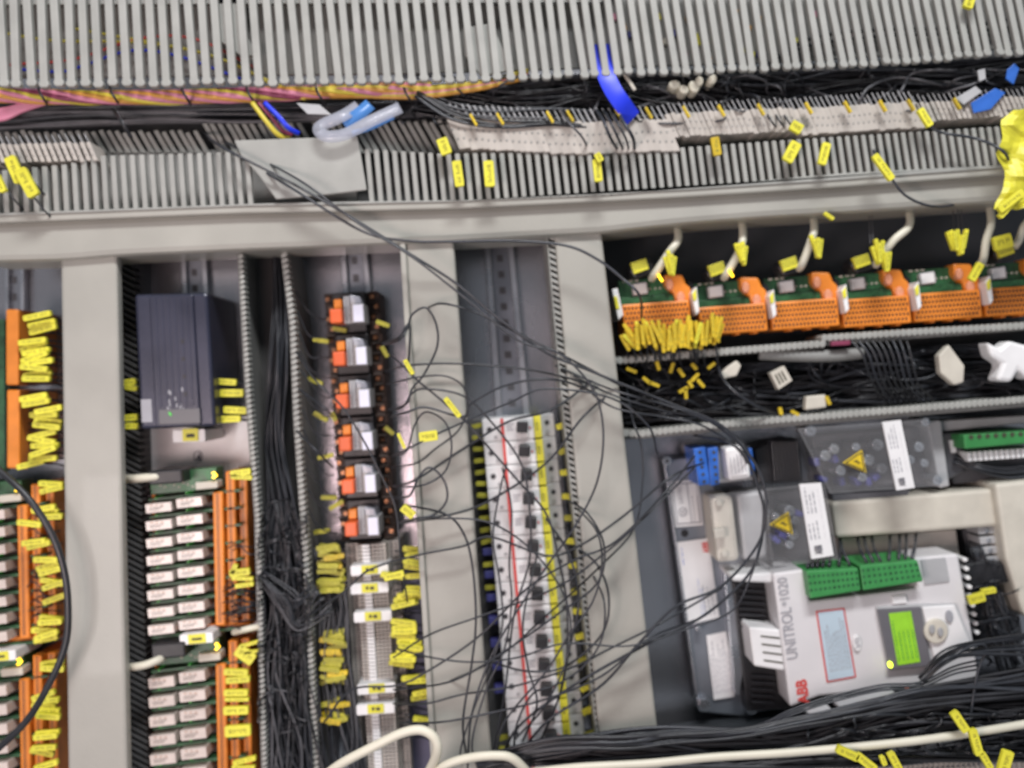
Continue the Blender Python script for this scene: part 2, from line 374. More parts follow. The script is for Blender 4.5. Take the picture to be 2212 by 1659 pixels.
while u < 2280:
    p = 21.5-5*max(0, u)/2212; l = .05+.12*u/2212; v0 = ev(FT, u); v1 = ev(SB, u)+4; wd = p*.54
    if not (540 < u < 790):
        b.prism([(u-wd/2, v0+2), (u+wd/2, v0+2), (u+wd/2+l*(v1-v0), v1), (u-wd/2+l*(v1-v0), v1)], .112, .106)
    u += p
b.prism([(u, ev(SB, u)) for u in us]+[(u, ev(BT, u)-13) for u in us[::-1]], .1135, .106)
b.build('front_fingers', t, bevel=.6)
t2 = thing('duct_cover', 'blank grey cover piece left on the lower duct beside the dark slots', 'cover', 650, 370, .10)
b = MB('duct'); b.prism([(505, 303), (772, 294), (782, 350), (792, 410), (700, 421), (596, 430), (560, 380), (520, 335)], .1175, .1145); b.build('cover_sheet', t2, bevel=.8)
# beige terminal rows
TMB = MB('beige', True); TMB.prism([(-5, -22), (4.6, -24), (25, 24), (14.5, 25)], .114, .085); TMB.use('greyplastic').prism([(1, -20), (3.5, -21), (-9, -44), (-11, -43)], .113, .112)
TMB.use('ductback').rect(3, -6, 6, -2, .1144, .1135).rect(11, 8, 14, 12, .1144, .1135)
term0 = TMB.build('terminal', bevel=.5); first = [term0]
def term_row(u0, u1, vt, n, label, sc_=1.0):
    t = thing('terminal_strip', label, 'terminal strip', (u0+u1)/2, ev(vt, (u0+u1)/2), .05)
    tl = wloc(t)
    for i in range(n):
        u = lerp(u0, u1, i/(n-1)); o = first.pop() if first else term0.copy()
        if not o.users_collection: col.objects.link(o)
        p = P(u, ev(vt, u)+random.Random(i).uniform(-2, 2), .09); o.parent = t; o.location = Vector((p.x, Y0, p.z))-tl
        o.scale = (sc_, 1, sc_)
term_row(975, 1425, [(975, 300), (1200, 312), (1425, 306)], 36, 'beige terminal strip above the lower duct, left of the blue tape', 1.35)
term_row(1432, 1690, [(1432, 285), (1690, 272)], 24, 'beige terminal strip in the middle of the right half, above the lower duct')
term_row(1700, 1950, [(1700, 278), (1950, 262)], 24, 'bright beige terminal strip above the lower duct, left of the yellow sheet', 1.1)
term_row(1955, 2230, [(1955, 258), (2230, 240)], 26, 'beige terminal strip at the right edge under the blue tags', .8)
term_row(-20, 215, [(-20, 346), (215, 340)], 18, 'beige terminal strip at the left edge above the yellow markers', .8)
# rest of the small stuff above the beam
def tube_thing(name, label, cat, pts, r, m, group=None, flat=1.0, seg=8):
    b = MB(m); b.tube(pts, r, seg, flat=flat); return tag(b.build(name), label, cat, group)
tube_thing('lead', 'yellow lead crossing from the loom to the lower duct', 'wire', [(545, 222, .12), (575, 262, .122), (600, 290, .118), (625, 300, .11)], 5, 'lemon')
tube_thing('lead', 'blue lead crossing from the loom beside the clear tape', 'wire', [(572, 222, .12), (600, 250, .122), (622, 275, .12), (645, 288, .112)], 5, 'blue')
tube_thing('lead', 'dark red lead between the yellow and blue leads', 'wire', [(558, 222, .118), (585, 252, .118), (610, 282, .115), (630, 292, .108)], 4, 'maroon')
b = MB('blue'); b.ribbon([(1300, 95, .11), (1306, 150, .122), (1322, 190, .126), (1345, 225, .126), (1368, 256, .118)], 36); tag(b.build('tape_strip', bevel=.1), 'bright blue tape strip hanging from the top duct', 'tape')
b = MB('ivory'); b.ribbon([(1342, 150, .11), (1356, 170, .118), (1372, 195, .118)], 7); tag(b.build('cable_tie'), 'white cable tie end beside the bright blue tape', 'cable tie')
b = MB('clear'); b.ribbon([(775, 228, .115), (740, 250, .124), (700, 268, .124), (688, 280, .126), (705, 294, .128), (745, 290, .128), (800, 262, .126), (865, 232, .12)], 24); tag(b.build('tape_loop'), 'clear plastic tape loop left of the fan of black wires', 'tape')
b = MB('bluetape'); b.ribbon([(800, 225, .118), (775, 246, .121), (742, 268, .121)], 26); b.ribbon([(850, 252, .121), (800, 276, .122), (760, 288, .121)], 10); tag(b.build('tape_strip'), 'pale blue tape inside the clear tape loop', 'tape')
b = MB('greyplastic'); b.prism([(640, 222), (690, 226), (716, 248), (664, 246)], .12, .118); tag(b.build('plastic_tab', bevel=.3), 'grey plastic tab left of the clear tape loop', 'tab')
for q, m, lab in (([(2064, 212), (2108, 186), (2122, 198), (2082, 226)], 'greyplastic', 'grey tag above the right end terminals'),
                  ([(2098, 222), (2150, 190), (2172, 200), (2140, 236), (2104, 244)], 'blue2', 'blue tag above the right end terminals'),
                  ([(2176, 150), (2192, 136), (2202, 148), (2190, 182), (2174, 170)], 'blue2', 'blue tag near the right edge under the top duct'),
                  ([(2112, 152), (2128, 148), (2130, 170), (2116, 176)], 'greyplastic', 'small grey tag under the right end of the top duct')):
    b = MB(m); b.prism(q, .118, .116); tag(b.build('cable_tag', bevel=.3), lab, 'tag')
for i, (u, v, r) in enumerate(((1458, 182, 13), (1478, 192, 12), (1500, 186, 14), (1512, 174, 11), (1540, 170, 12))):
    b = MB('cream'); b.disc(u, v, r, .115, .095, 12, r*.8, 30*i); tag(b.build('cable_clip', bevel=2), 'pale round cable clip in the black wires beside the blue tape', 'clip', 'pale clips in the black wires')
# crumpled yellow sheet
rnd = random.Random(2); b = MB('yellow'); g = []
lt = [(236, 2190), (262, 2160), (300, 2166), (335, 2150), (372, 2172), (410, 2166), (436, 2150), (454, 2146)]
for r_ in range(19):
    v = 236+r_*12; ul = ev(lt, v) if v < 454 else 2146; ur = 2310 if v < 420 else lerp(2310, 2190, min(1, (v-420)/34)); row = []
    for c in range(12):
        x = lerp(ul, ur, c/11); row.append(b.bm.verts.new(b.f(x+rnd.uniform(-2, 2)*(c > 0), v+rnd.uniform(-2, 2), .136+.002*math.sin(x*.07+v*.045)+.001*math.sin(v*.13-x*.05)+rnd.uniform(-.0006, .0006))))
    g.append(row)
for r_ in range(18):
    for c in range(11): b.face([g[r_][c], g[r_][c+1], g[r_+1][c+1], g[r_+1][c]])
ys = b.build('yellow_sheet'); sm = ys.modifiers.new('thickness', 'SOLIDIFY'); sm.thickness = .0006
tag(ys, 'crumpled bright yellow sheet hanging at the right edge over the beam', 'sheet')

# ------------------------------------------------------------ wire markers (yellow sleeves)
def sleeve(seed, thick=.0045, m='yellow'):
    rn = random.Random(seed); b = MB(m, True); b.round(-20, -6, 20, 6, 2.5, thick, 0); b.use('fade'); x = -13
    while x < 12:
        w_ = rn.uniform(1.2, 2.4); b.rect(x, -2.6, x+w_, rn.choice((2.2, .5, 2.2)), thick+.0002, thick-.0002); x += w_+rn.uniform(1.0, 2.2)
        if rn.random() < .12: x += 3
    o = b.build('wire_marker', bevel=.5); return o
SLV = [sleeve(i) for i in range(4)]+[sleeve(9, .0045, 'yellow2'), sleeve(11, .0045, 'olive')]
used_ = set()
ORD = ['', 'first', 'second', 'third', 'fourth', 'fifth', 'sixth', 'seventh', 'eighth', 'ninth', 'tenth', 'eleventh', 'twelfth', 'thirteenth', 'fourteenth', 'fifteenth']
def mk(u, v, w_, t_, a, h, label, group, k=None, tilt=0):
    k = random.randrange(4) if k is None else k
    o = SLV[k] if k not in used_ else SLV[k].copy()
    if k in used_: col.objects.link(o)
    used_.add(k)
    o.location = P(u, v, h); f_ = (Y0-h)*T/S
    o.rotation_euler = (0, R(a), R(tilt)); o.scale = (w_/40*f_, 1, t_/12*f_)
    return tag(o, label, 'wire marker', group)
random.seed(4)
for (u, v, w_, t_, a, h, lab) in (
  (990, 377, 56, 20, 82, .125, 'upright yellow marker hanging over the lower duct, first from the left'),
  (1057, 377, 56, 22, 86, .125, 'upright yellow marker hanging over the lower duct, second from the left'),
  (1290, 370, 48, 18, 84, .125, 'upright yellow marker hanging under the middle terminals'),
  (1293, 342, 20, 14, 60, .128, 'short yellow marker just above the upright one under the middle terminals'),
  (960, 318, 36, 24, 70, .122, 'pale yellow marker at the left end of the beige terminals'),
  (1708, 330, 46, 24, -62, .122, 'yellow marker leaning right over the lower duct'),
  (1778, 334, 48, 18, -76, .122, 'narrow yellow marker beside the one leaning right'),
  (1718, 277, 26, 22, 30, .122, 'square yellow marker among the beige terminals'),
  (1995, 256, 44, 15, 58, .125, 'slanting yellow marker above the terminals near the yellow sheet'),
  (1905, 363, 66, 15, 54, .128, 'long yellow marker on the wire hanging over the beam'),
  (2090, 8, 26, 20, -72, .13, 'yellow marker over the top duct near the upper right corner'),
  (36, 368, 60, 24, 66, .125, 'bright yellow marker at the left edge above the beam'),
  (62, 396, 66, 26, 62, .128, 'largest yellow marker at the left edge above the beam'),
  (4, 398, 40, 14, 66, .125, 'partly cut off yellow marker at the left edge'),
  (2180, 436, 66, 16, -38, .14, 'yellow marker under the crumpled sheet, outer one'),
  (2172, 452, 50, 12, -48, .138, 'yellow marker under the crumpled sheet, inner one')):
    mk(u, v, w_, t_, a, h, lab, None)
mk(1545, 318, 40, 18, 80, .121, 'dull orange-yellow marker over the lower duct', None, 4)
mk(1788, 468, 24, 7, 35, .108, 'tiny yellow-green marker on the lower edge of the beam', None, 3)
for i in range(14):
    u = 1010+i*80+random.uniform(-20, 20); mk(u, ev([(1000, 262), (1430, 245), (2200, 222)], u), 28, 5, 60, .12, 'thin yellow wire marker sloping down to the beige terminals', 'thin markers on the beige terminals', 4)
for u, v in ((60, 372), (72, 420), (10, 400)): tube_thing('lead', 'short black lead under the yellow markers at the left edge', 'wire', [(u-10, v-10, .12), (u+20, v+30, .12), (u+40, v+52, .11)], 2, 'wire', 'leads at the left edge')

# ------------------------------------------------------------ right bay: orange terminal modules
def terminal_module():
    t = lthing('terminal_module', 'orange and green terminal module', 'terminal module', 'orange terminal modules in a row under the beam')
    b = MB('orange', True)
    b.prism([(-73, -30), (73, -30), (74, 30), (-71, 30)], .070, .02); b.use('orangehi')
    blk = b.build('terminal_block', t, bevel=1.2)
    b = MB('brown', True)
    for r_ in range(5):
        for c in range(17):
            x = -67+c*8.1+(4 if r_ % 2 else 0); b.round(x-2, -24+r_*10.4, x+2.2, -18+r_*10.4, 1.2, .0704, .0696)
    b.build('wire_entries', blk)
    b = MB('orange', True)
    for x in (-35, 5, 44): b.round(x, 27, x+10, 34, 1, .066, .05)
    b.build('latch', t, bevel=.5)
    b = MB('pcb', True); b.rect(-74, -84, 66, -27, .056, .050); cb = b.build('circuit_board', t, bevel=.3)
    b = MB('pcb', True); b.rect(-72, -46, 44, -29, .062, .054); b.use('ivory')
    for x in (-20, -8, 4, 14, 30): b.rect(x, -64, x+5, -60, .0572, .0555)
    for x in (-64, -50, -38): b.rect(x, -84, x+8, -80, .0572, .0555)
    b.build('components', cb, bevel=.3)
    b = MB('greyplastic', True); b.round(-46, -76, -12, -50, 3, .062, .050, -4); b.use('white').round(-43, -74, -15, -52, 2, .0626, .0618, -4); b.build('relay', t, bevel=.8)
    b = MB('black', True); b.prism([(-48, -116), (-12, -126), (2, -112), (-4, -90), (-42, -82), (-54, -100)], .076, .050); hood = b.build('plug_hood', t, bevel=2)
    b = MB('yellow', True); b.prism([(-51, -115), (-18, -123), (-13, -100), (-45, -91)], .080, .074); b.use('ink')
    for k in range(9): b.prism([(-50+k*4, -115.5-k), (-48.8+k*4, -116-k), (-43.6+k*3.9, -98-k*.9), (-44.8+k*3.9, -97.6-k*.9)], .0803, .0798)
    b.build('plug_marker', hood, bevel=.5)
    b = MB('orange', True); b.prism([(24, -90), (64, -86), (70, -66), (80, -56), (78, -32), (68, -18), (48, -20), (42, -46), (24, -64)], .066, .045); cn = b.build('connector', t, bevel=2)
    b = MB('salmon', True); b.disc(34, -66, 8, .0685, .06, 12, 13); b.disc(56, -36, 9, .0685, .06, 12, 14); b.build('connector_screw', cn, bevel=1.5)
    b = MB('white', True); b.prism([(74, -42), (86, -56), (88, -2), (80, 6)], .080, .03); b.use('yellow').prism([(75, -40), (84, -50), (84, -28), (77, -24)], .0812, .079); b.build('end_clamp', t, bevel=.6)
    b = MB('black', True); b.prism([(76, -78), (90, -66), (90, 30), (76, 30)], .058, .02); b.build('end_plate', t, bevel=.8)
    return t
for o_ in (): pass
mod0 = terminal_module()
mods = [(1417, 684), (1581, 690), (1735, 679), (1889, 673), (2041, 661), (2194, 650)]
ml = ['leftmost orange terminal module, its lower edge covered by the golden fan', 'second orange terminal module from the left, beside the yellow wire fan', 'third orange terminal module from the left with a steeply tilted yellow plug marker',
      'fourth orange terminal module from the left', 'fifth orange terminal module with a yellow sleeve bunch on its connector', 'last orange terminal module, cut by the right edge']
for i, (u, v) in enumerate(mods):
    o = mod0 if i == 0 else copy_tree(mod0); put(o, u, v, -4.2+.2*random.uniform(-1, 1), .99, (.55 if i == 0 else 1) if False else 1, .065); o['label'] = ml[i]
    if i > 0:
        for ch in list(o.children):
            if i == 4 and ch.name.split('.')[0] == 'plug_hood': [bpy.data.objects.remove(g) for g in list(ch.children)]; bpy.data.objects.remove(ch)
    # cables and marker bunches
cw = [(1416, 590, 1446, 545, 1462, 484), (1572, 588, 1598, 540, 1602, 470), (1734, 568, 1752, 520, 1756, 460), (1900, 560, 1930, 520, 1962, 450), (2124, 560, 2130, 520, 2138, 440), (2200, 520, 2212, 490, 2225, 440)]
for i, (a, b_, c, d, e, f_) in enumerate(cw):
    tube_thing('white_cable', 'thick off-white cable dropping from the beam, %s' % ['above the first orange module', 'above the second orange module', 'above the third orange module', 'bending right above the fourth orange module', 'above the gap between the last two orange modules', 'at the right edge above the last orange module'][i],
      'cable', [(a-8, b_+12, .075), (a, b_, .085), (c, d, .09), (e+3, lerp(d, f_, .5), .085), (e-4, f_-14, .06), (e-14, f_-40, .045)], 8.5, 'cream')
for u, v in ((1450, 570), (1603, 548), (1765, 535), (1897, 545), (1912, 560), (2068, 525)):
    n = 4 if u != 2068 else 7
    for k in range(n):
        mk(u+(k-n/2)*(5 if u == 2068 else 4.5), v+random.uniform(-8, 8), 42, 8, 88+(k-n/2)*(5 if u == 2068 else 9), .095+.002*(k % 3), 'upright yellow sleeve in the bunch above %s' % {1450: 'the first orange module', 1603: 'the second orange module', 1765: 'the third orange module', 1897: 'the fourth orange module', 1912: 'the fourth orange module', 2068: 'the fifth orange module'}[u], 'yellow sleeves above the orange modules')
for i, (u, v) in enumerate(((2062, 496), (2072, 490), (2080, 494), (1880, 500), (1886, 496))):
    tube_thing('lead', 'thin dark lead hanging from the beam to a yellow sleeve bunch', 'wire', [(u-4, v-60, .06), (u-2, v-20, .08), (u, v+26, .092)], 1.2, 'greywire', 'thin leads above the orange modules')
mk(2162, 524, 40, 30, -15, .1, 'ribbed yellow marker on the last plug near the right edge', None, 1)
mk(2105, 588, 42, 16, -60, .1, 'slanting yellow marker right of the fifth orange module', None, 2)
for u, v, lab in ((1427, 600, 'first'), (1580, 590, 'second')):
    b = MB('ledamber'); b.rect(u-1.8, v-9, u+1.8, v+9, .092, .088, -32); tag(b.build('status_lamp'), 'glowing amber status lamp on the %s orange module' % lab, 'lamp')
b = MB('white'); b.prism([(1322, 625), (1334, 622), (1347, 680), (1336, 692)], .075, .02); b.use('yellow').prism([(1326, 640), (1333, 640), (1339, 668), (1331, 668)], .0758, .0745); tag(b.build('end_clamp', bevel=.6), 'white end clamp with yellow marker left of the first orange module', 'clamp')
# fan of yellow markers
random.seed(8)
for i in range(60):
    s_ = i/59; u = lerp(1352, 1552, s_)+random.uniform(-5, 5); v = 728-10*s_+random.uniform(-14, 14)
    if i > 50: u = lerp(1530, 1556, (i-50)/10); v = 712+random.uniform(-10, 10)
    mk(u, v, random.uniform(36, 56), 7.5, 84+random.uniform(-14, 14)+30*(s_-.5)-(14 if i < 6 else 0), .083+random.uniform(0, .012), 'golden wire marker in the fan hanging under the first orange module', 'golden marker fan under the first orange module', 4 if random.random() < .8 else 0)
for i in range(22):
    u = random.uniform(1348, 1550); v = 762+random.uniform(-5, 4)
    tube_thing('lead', 'thin black lead hanging from the golden marker fan', 'wire', [(u, v-20, .088), (u+random.uniform(-5, 12), v+15, .08), (u+random.uniform(-10, 30), v+60, .05), (u+random.uniform(0, 60), v+110, .04)], 1.6, 'wire', 'leads under the golden marker fan')

# ------------------------------------------------------------ finger-edged ducts (rows of rounded tips)
def tip_row(b, pts, pitch, r, ry, h, hb, a=0, m=None):
    L_ = 0; segs = list(zip(pts, pts[1:])); d = 0
    for (x0, y0), (x1, y1) in segs:
        ln = math.hypot(x1-x0, y1-y0)
        while d < ln:
            s_ = d/ln; u, v = lerp(x0, x1, s_), lerp(y0, y1, s_)
            b.disc(u, v, r, h, hb, 10, ry, a); d += pitch
        d -= ln
tangle(1480, 850, 130, 55, 26, 2.2, 101, .062, 'stray black wires curling in the left part of the black duct')
tangle(1980, 810, 240, 45, 26, 2.4, 102, .058, 'stray black wires curling in the right part of the black duct')
tangle(1300, 215, 380, 45, 44, 2.2, 103, .104, 'stray wires curling over the black mass under the top duct, left of centre', ('wire', 'rubber', 'greywire'))
tangle(1850, 195, 330, 38, 30, 2.2, 104, .104, 'stray wires curling over the black mass under the top duct, right end', ('wire', 'rubber', 'greywire'))
tangle(610, 1330, 45, 230, 60, 1.7, 105, .088, 'fine curls over the dense wire tangle of the vertical duct', ('wire', 'greywire', 'rubber'))
tangle(2010, 1585, 230, 36, 46, 2.4, 106, .132, 'stray black wires curling over the cables at the bottom right')
tangle(2130, 1340, 60, 130, 26, 2.2, 107, .07, 'black wires curling right of the controller')
t = thing('cable_duct', 'open black-filled cable duct between the orange modules and the drive', 'cable duct', 1780, 830, .0)
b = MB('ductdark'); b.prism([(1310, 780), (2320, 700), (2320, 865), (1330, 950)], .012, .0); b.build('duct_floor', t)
b = MB('duct'); tip_row(b, [(1328, 780), (1490, 766), (1640, 754), (1790, 742)], 12.2, 7, 8.5, .080, .03, 20); tip_row(b, [(1782, 730), (2000, 716), (2300, 698)], 12.2, 7, 8.5, .080, .03, 20); b.build('upper_fingers', t, bevel=1.5)
b = MB('duct'); tip_row(b, [(1353, 936), (1380, 938), (1548, 918), (1750, 902), (2300, 856)], 12.2, 7, 8.5, .080, .03, 20); b.build('lower_fingers', t, bevel=1.5)
b = MB('ductback'); b.prism([(1326, 770), (2320, 692), (2320, 704), (1326, 782)], .074, .01); b.prism([(1350, 938), (2320, 858), (2320, 870), (1350, 950)], .074, .01); b.build('duct_wall', t)
mass([(1330, 860, .035, 40), (1500, 850, .04, 52), (1700, 840, .04, 52), (1900, 820, .04, 50), (2100, 800, .04, 50), (2300, 790, .04, 50)], 80, 1, 3.2, 12, 'black_wires', 'thick run of black wires inside the duct under the orange modules', ['wire', 'rubber', 'black', 'black', 'black'], .014, .9)
tube_thing('grey_conduit', 'smooth grey tube lying in the black duct', 'tube', [(1640, 764, .07), (1720, 768, .072), (1800, 768, .072), (1862, 762, .07)], 13, 'ductback', seg=12)
b = MB('maroon'); b.rect(1796, 736, 1838, 746, .083, .078, -3); tag(b.build('red_sleeve', bevel=.5), 'short dark red sleeve on the upper edge of the black duct', 'sleeve')
for i in range(9):
    u = 1868+i*13; tube_thing('lead', 'dark lead bending down inside the duct right of the grey tube', 'wire', [(u-30+i*2, 735, .085), (u-5, 765, .09), (u+10, 810+i*2, .085), (u+30, 850, .07), (u+60, 880, .05)], 2.6, random.choice(['wire', 'rubber']), 'dark leads right of the grey tube')
for q, lab in (([(1572, 792), (1592, 778), (1602, 790), (1592, 812), (1566, 818), (1556, 808)], 'white tag in the black duct under the golden fan'),
            ([(1664, 806), (1694, 790), (1712, 822), (1682, 842)], 'white tag with black stripes in the black duct'),
            ([(2028, 768), (2050, 744), (2084, 790), (2082, 826), (2062, 832), (2032, 806)], 'large cream tag in the black duct'),
            ([(1742, 856), (1784, 852), (1786, 880), (1740, 886)], 'clear tag at the lower edge of the black duct')):
    b = MB('ivory'); b.prism(q, .078, .068)
    if 'stripes' in lab: b.use('ink'); [b.prism(sub(q, .2+.22*k, .2, .3+.22*k, .8), .0785, .0777) for k in range(3)]
    tag(b.build('cable_tag', bevel=1.2), lab, 'tag')
b = MB('white'); rnd = random.Random(3)
b.prism([(2132, 738), (2160, 752), (2180, 735), (2215, 745), (2260, 740), (2260, 800), (2222, 822), (2200, 800), (2186, 826), (2152, 822), (2166, 786), (2140, 770)], .09, .07); tag(b.build('plastic_clip', bevel=3), 'bright white plastic clip at the right edge of the black duct', 'clip')
rnd = random.Random(15)
for (u, v) in ((1363, 800), (1396, 822), (1412, 830), (1450, 795), (1475, 842), (1490, 830), (1470, 805), (1498, 792), (1500, 815), (1512, 828), (1480, 850), (1684, 888), (1715, 892), (1786, 865), (1535, 790), (1420, 790)):
    mk(u, v, rnd.uniform(14, 24), 7, rnd.uniform(20, 150), .075, 'small golden sleeve lying in the black duct', 'golden sleeves in the black duct', 4)

# ------------------------------------------------------------ drive unit at the right
def Z(x, y): return (1254+.469*x, 881+.469*y)
def ZQ(*a): return [Z(*p) for p in a]
t = thing('drive_backplate', 'metal backplate with labels left of the white controller', 'backplate', 1500, 1250, .0)
b = MB('zinc'); b.prism(ZQ((385, 235), (560, 222), (760, 730), (860, 1400), (780, 1425), (545, 1400)), .030, .012); b.build('plate_body', t, bevel=1.5)
b = MB('steel'); b.prism(ZQ((383, 240), (393, 240), (547, 1350), (536, 1350)), .0345, .02); b.prism(ZQ((660, 740), (690, 760), (752, 1180), (735, 1320), (712, 1320)), .045, .02); b.build('edge_strip', t, bevel=.6)
for x, y, r in ((400, 245, 22), (570, 1370, 30), (790, 1385, 26), (715, 790, 24), (545, 1020, 12)):
    u, v = Z(x, y); b = MB('steel'); b.disc(u, v, r*.469, .040, .03, 18); b.use('darkgrey').disc(u, v, r*.2, .0404, .0395, 6); b.build('screw', t, bevel=1.2)
b = MB('black'); u, v = Z(480, 578); b.disc(u, v, 8, .0312, .0302); b.build('hole', t)
def label(parent, q, h, rows=5, mm='white', seed=0, name='label_sticker', pm='textgrey', **k):
    b = MB(mm); b.prism(q, h+.0008, h-.0005); b.use(pm); rq = [q[3], q[0], q[1], q[2]]   # text reads upward
    b.lines(rq, h+.0008, rows, seed=seed, **k); return b
qa = ZQ((410, 340), (540, 330), (565, 540), (440, 550)); b = label(t, qa, .0315, 2, seed=1, t0=.72, t1=.9)
b.use('textgrey'); ra = [qa[3], qa[0], qa[1], qa[2]]
for e in ((.05, .05, .95, .09), (.05, .58, .95, .62), (.05, .05, .08, .95), (.92, .05, .95, .95), (.05, .92, .95, .95)): b.prism(sub(ra, *e), .0326, .0323)
c = bil(ra, .32, .33)
b.tube([(c[0]+9*math.cos(k*math.pi/6), c[1]+9*math.sin(k*math.pi/6), .0325) for k in range(13)], 1, 5, 3)
b.text('LISTED', sub(ra, .52, .25, .9, .38), .0327); b.text('UL', sub(ra, .26, .24, .38, .42), .0327); b.build('label_sticker', t, 'framed certification label with a ringed emblem')
qb = ZQ((445, 620), (590, 600), (640, 965), (490, 1000)); b = label(t, qb, .0325, 3, seed=2, s0=.05, s1=.45, t0=.62, t1=.86); rb = [qb[3], qb[0], qb[1], qb[2]]
b.use('red').text('ABB', sub(rb, .82, .76, .96, .96), .0337)
b.use('textblue').lines(rb, .0333, 2, s0=.05, s1=.6, t0=.5, t1=.58, seed=5); b.lines(rb, .0333, 1, s0=.72, s1=.94, t0=.12, t1=.2, seed=6); b.use('textgrey').lines(rb, .0333, 1, s0=.6, s1=.8, t0=.9, t1=.92, seed=4); b.build('label_sticker', t, 'large white label with red letters')
qc = ZQ((580, 1050), (670, 1030), (710, 1330), (615, 1345)); b = label(t, qc, .032, 7, seed=3); b.build('label_sticker', t, 'narrow white label with small print')

# blue terminal relay
t = thing('relay_socket', 'blue and white relay socket above the metal backplate', 'relay', 1555, 1010, .0)
b = MB('greyplastic'); b.prism(ZQ((540, 190), (780, 175), (795, 330), (560, 355)), .062, .0); b.build('socket_body', t, bevel=1)
for xs in ((520, 575, 545, 598), (585, 632, 600, 640)):
    b = MB('blue2'); b.prism(ZQ((xs[0], 190), (xs[1], 180), (xs[3], 350), (xs[2], 360)), .078, .03); b.use('ink')
    for k in range(5): u, v = Z(lerp(xs[0], xs[2], k/5)+30, 205+k*34); b.disc(u, v, 4, .0786, .0776, 8)
    b.build('terminal_row', t, bevel=1.5)
b = MB('blue2'); b.prism(ZQ((770, 190), (790, 185), (805, 290), (785, 310)), .07, .03); b.build('terminal_row', t, bevel=1)
q = ZQ((665, 185), (765, 170), (785, 320), (685, 335)); b = MB('white'); b.prism(q, .085, .05); b.build('relay_case', t, bevel=2)
b = label(t, sub(q, .1, .12, .9, .88), .0855, 5, seed=9); b.build('relay_label', t)
# dark ribbed heat sink
t = thing('heat_sink', 'black ribbed block between the blue relay and the clear cover', 'heat sink', 1695, 995, 0)
b = MB('black'); b.prism(ZQ((800, 190), (870, 160), (1005, 140), (1025, 340), (820, 350)), .05, 0); b.build('block', t, bevel=1)
b = MB('rubber')
for k in range(9): b.prism(ZQ((880+k*14, 155), (886+k*14, 154), (902+k*14, 340), (896+k*14, 341)), .064, .05)
b.build('ribs', t, bevel=.4)
# white filter box with clear shroud
t = thing('filter_module', 'cream module box inside a clear shroud beside the round screw covers', 'module', 1600, 1140, 0)
b = MB('ivory'); b.prism(ZQ((598, 412), (700, 400), (735, 705), (628, 715)), .070, .02); b.build('cream_case', t, bevel=4)
b = MB('ivory'); b.prism(ZQ((612, 560), (665, 555), (672, 600), (620, 606)), .078, .069); b.disc(*Z(640, 440), 8, .074, .069); b.disc(*Z(665, 675), 8, .074, .069); b.build('case_lug', t, bevel=1.2)
b = MB('greyplastic'); b.prism(ZQ((716, 398), (850, 380), (860, 690), (752, 705)), .060, .02); b.build('grey_case', t, bevel=3)
b = MB('smoke'); b.prism(ZQ((590, 400), (860, 372), (880, 735), (640, 735)), .085, .0835); b.build('clear_shroud', t, bevel=.5)
def tri_sign(b, x, y, s, h):
    # apex to the left
    pts = [(x-s, y+4), (x+s*.5, y-s*.95), (x+s*.85, y+s*.85)]
    b.use('yellow2').prism([Z(*p) for p in pts], h, h-.003)
    cx = sum(p[0] for p in pts)/3; cy = sum(p[1] for p in pts)/3
    o_ = [(cx+(p[0]-cx)*.88, cy+(p[1]-cy)*.88) for p in pts]; i_ = [(cx+(p[0]-cx)*.72, cy+(p[1]-cy)*.72) for p in pts]
    b.use('ink')
    for k in range(3): b.prism([Z(*o_[k]), Z(*o_[(k+1) % 3]), Z(*i_[(k+1) % 3]), Z(*i_[k])], h+.0004, h-.0001)
    b.prism([Z(cx-s*.34, cy-2), Z(cx+2, cy-10), Z(cx-2, cy), Z(cx+s*.34, cy+2), Z(cx+2, cy+9), Z(cx+3, cy+2)], h+.0004, h-.0001)
M['yellow2s'] = M['yellow2']
def cover(labeltxt, body, floor, tri, sticker, seed, screws, boots):
    c = bil(body, .5, .5); t = thing('terminal_cover', labeltxt, 'cover', c[0], c[1], 0)
    b = MB('darkgrey'); b.prism(floor, .03, .0); b.build('terminal_tray', t, bevel=1)
    for (x, y, r) in screws:
        u, v = Z(x, y); b = MB('steel'); b.disc(u, v, r*.469, .062, .03, 14); b.use('darkgrey').rect(u-r*.3, v-.8, u+r*.3, v+.8, .0625, .0615, 40); b.build('terminal_screw', t, bevel=1.2)
    for (x, y, a) in boots:
        u, v = Z(x, y); b = MB('indigo'); b.round(u-9, v-6, u+9, v+6, 3, .055, .035, a); b.build('cable_boot', t, bevel=1.5)
    b = MB('smoke'); b.prism(body, .088, .0865); b.build('clear_lid', t, bevel=.6)
    b = MB('smoke'); e = body
    for k in range(4):
        a, c_ = e[k], e[(k+1) % 4]; dx, dy = c_[0]-a[0], c_[1]-a[1]; L_ = math.hypot(dx, dy); nx, ny = -dy/L_*4, dx/L_*4
        b.prism([a, c_, (c_[0]+nx, c_[1]+ny), (a[0]+nx, a[1]+ny)], .0862, .035)
    b.build('lid_wall', t)
    b = MB('yellow2'); tri_sign(b, *tri, .0925); b.build('warning_sign', t, 'yellow warning triangle with a black bolt', bevel=.2)
    b = MB('white'); b.prism(sticker, .0905, .088); b.use('textgrey'); rs = [sticker[3], sticker[0], sticker[1], sticker[2]]
    b.lines(rs, .0905, 3, .25, .55, .14, .5, seed, .5); b.lines(rs, .0905, 3, .6, .95, .2, .55, seed+1, .5); b.lines(rs, .0905, 1, .25, .95, .78, .8, seed+2); b.use('text').text('ABB', sub(rs, .05, .2, .17, .55), .0912)
    b.build('lid_label', t, bevel=.3)
    return t
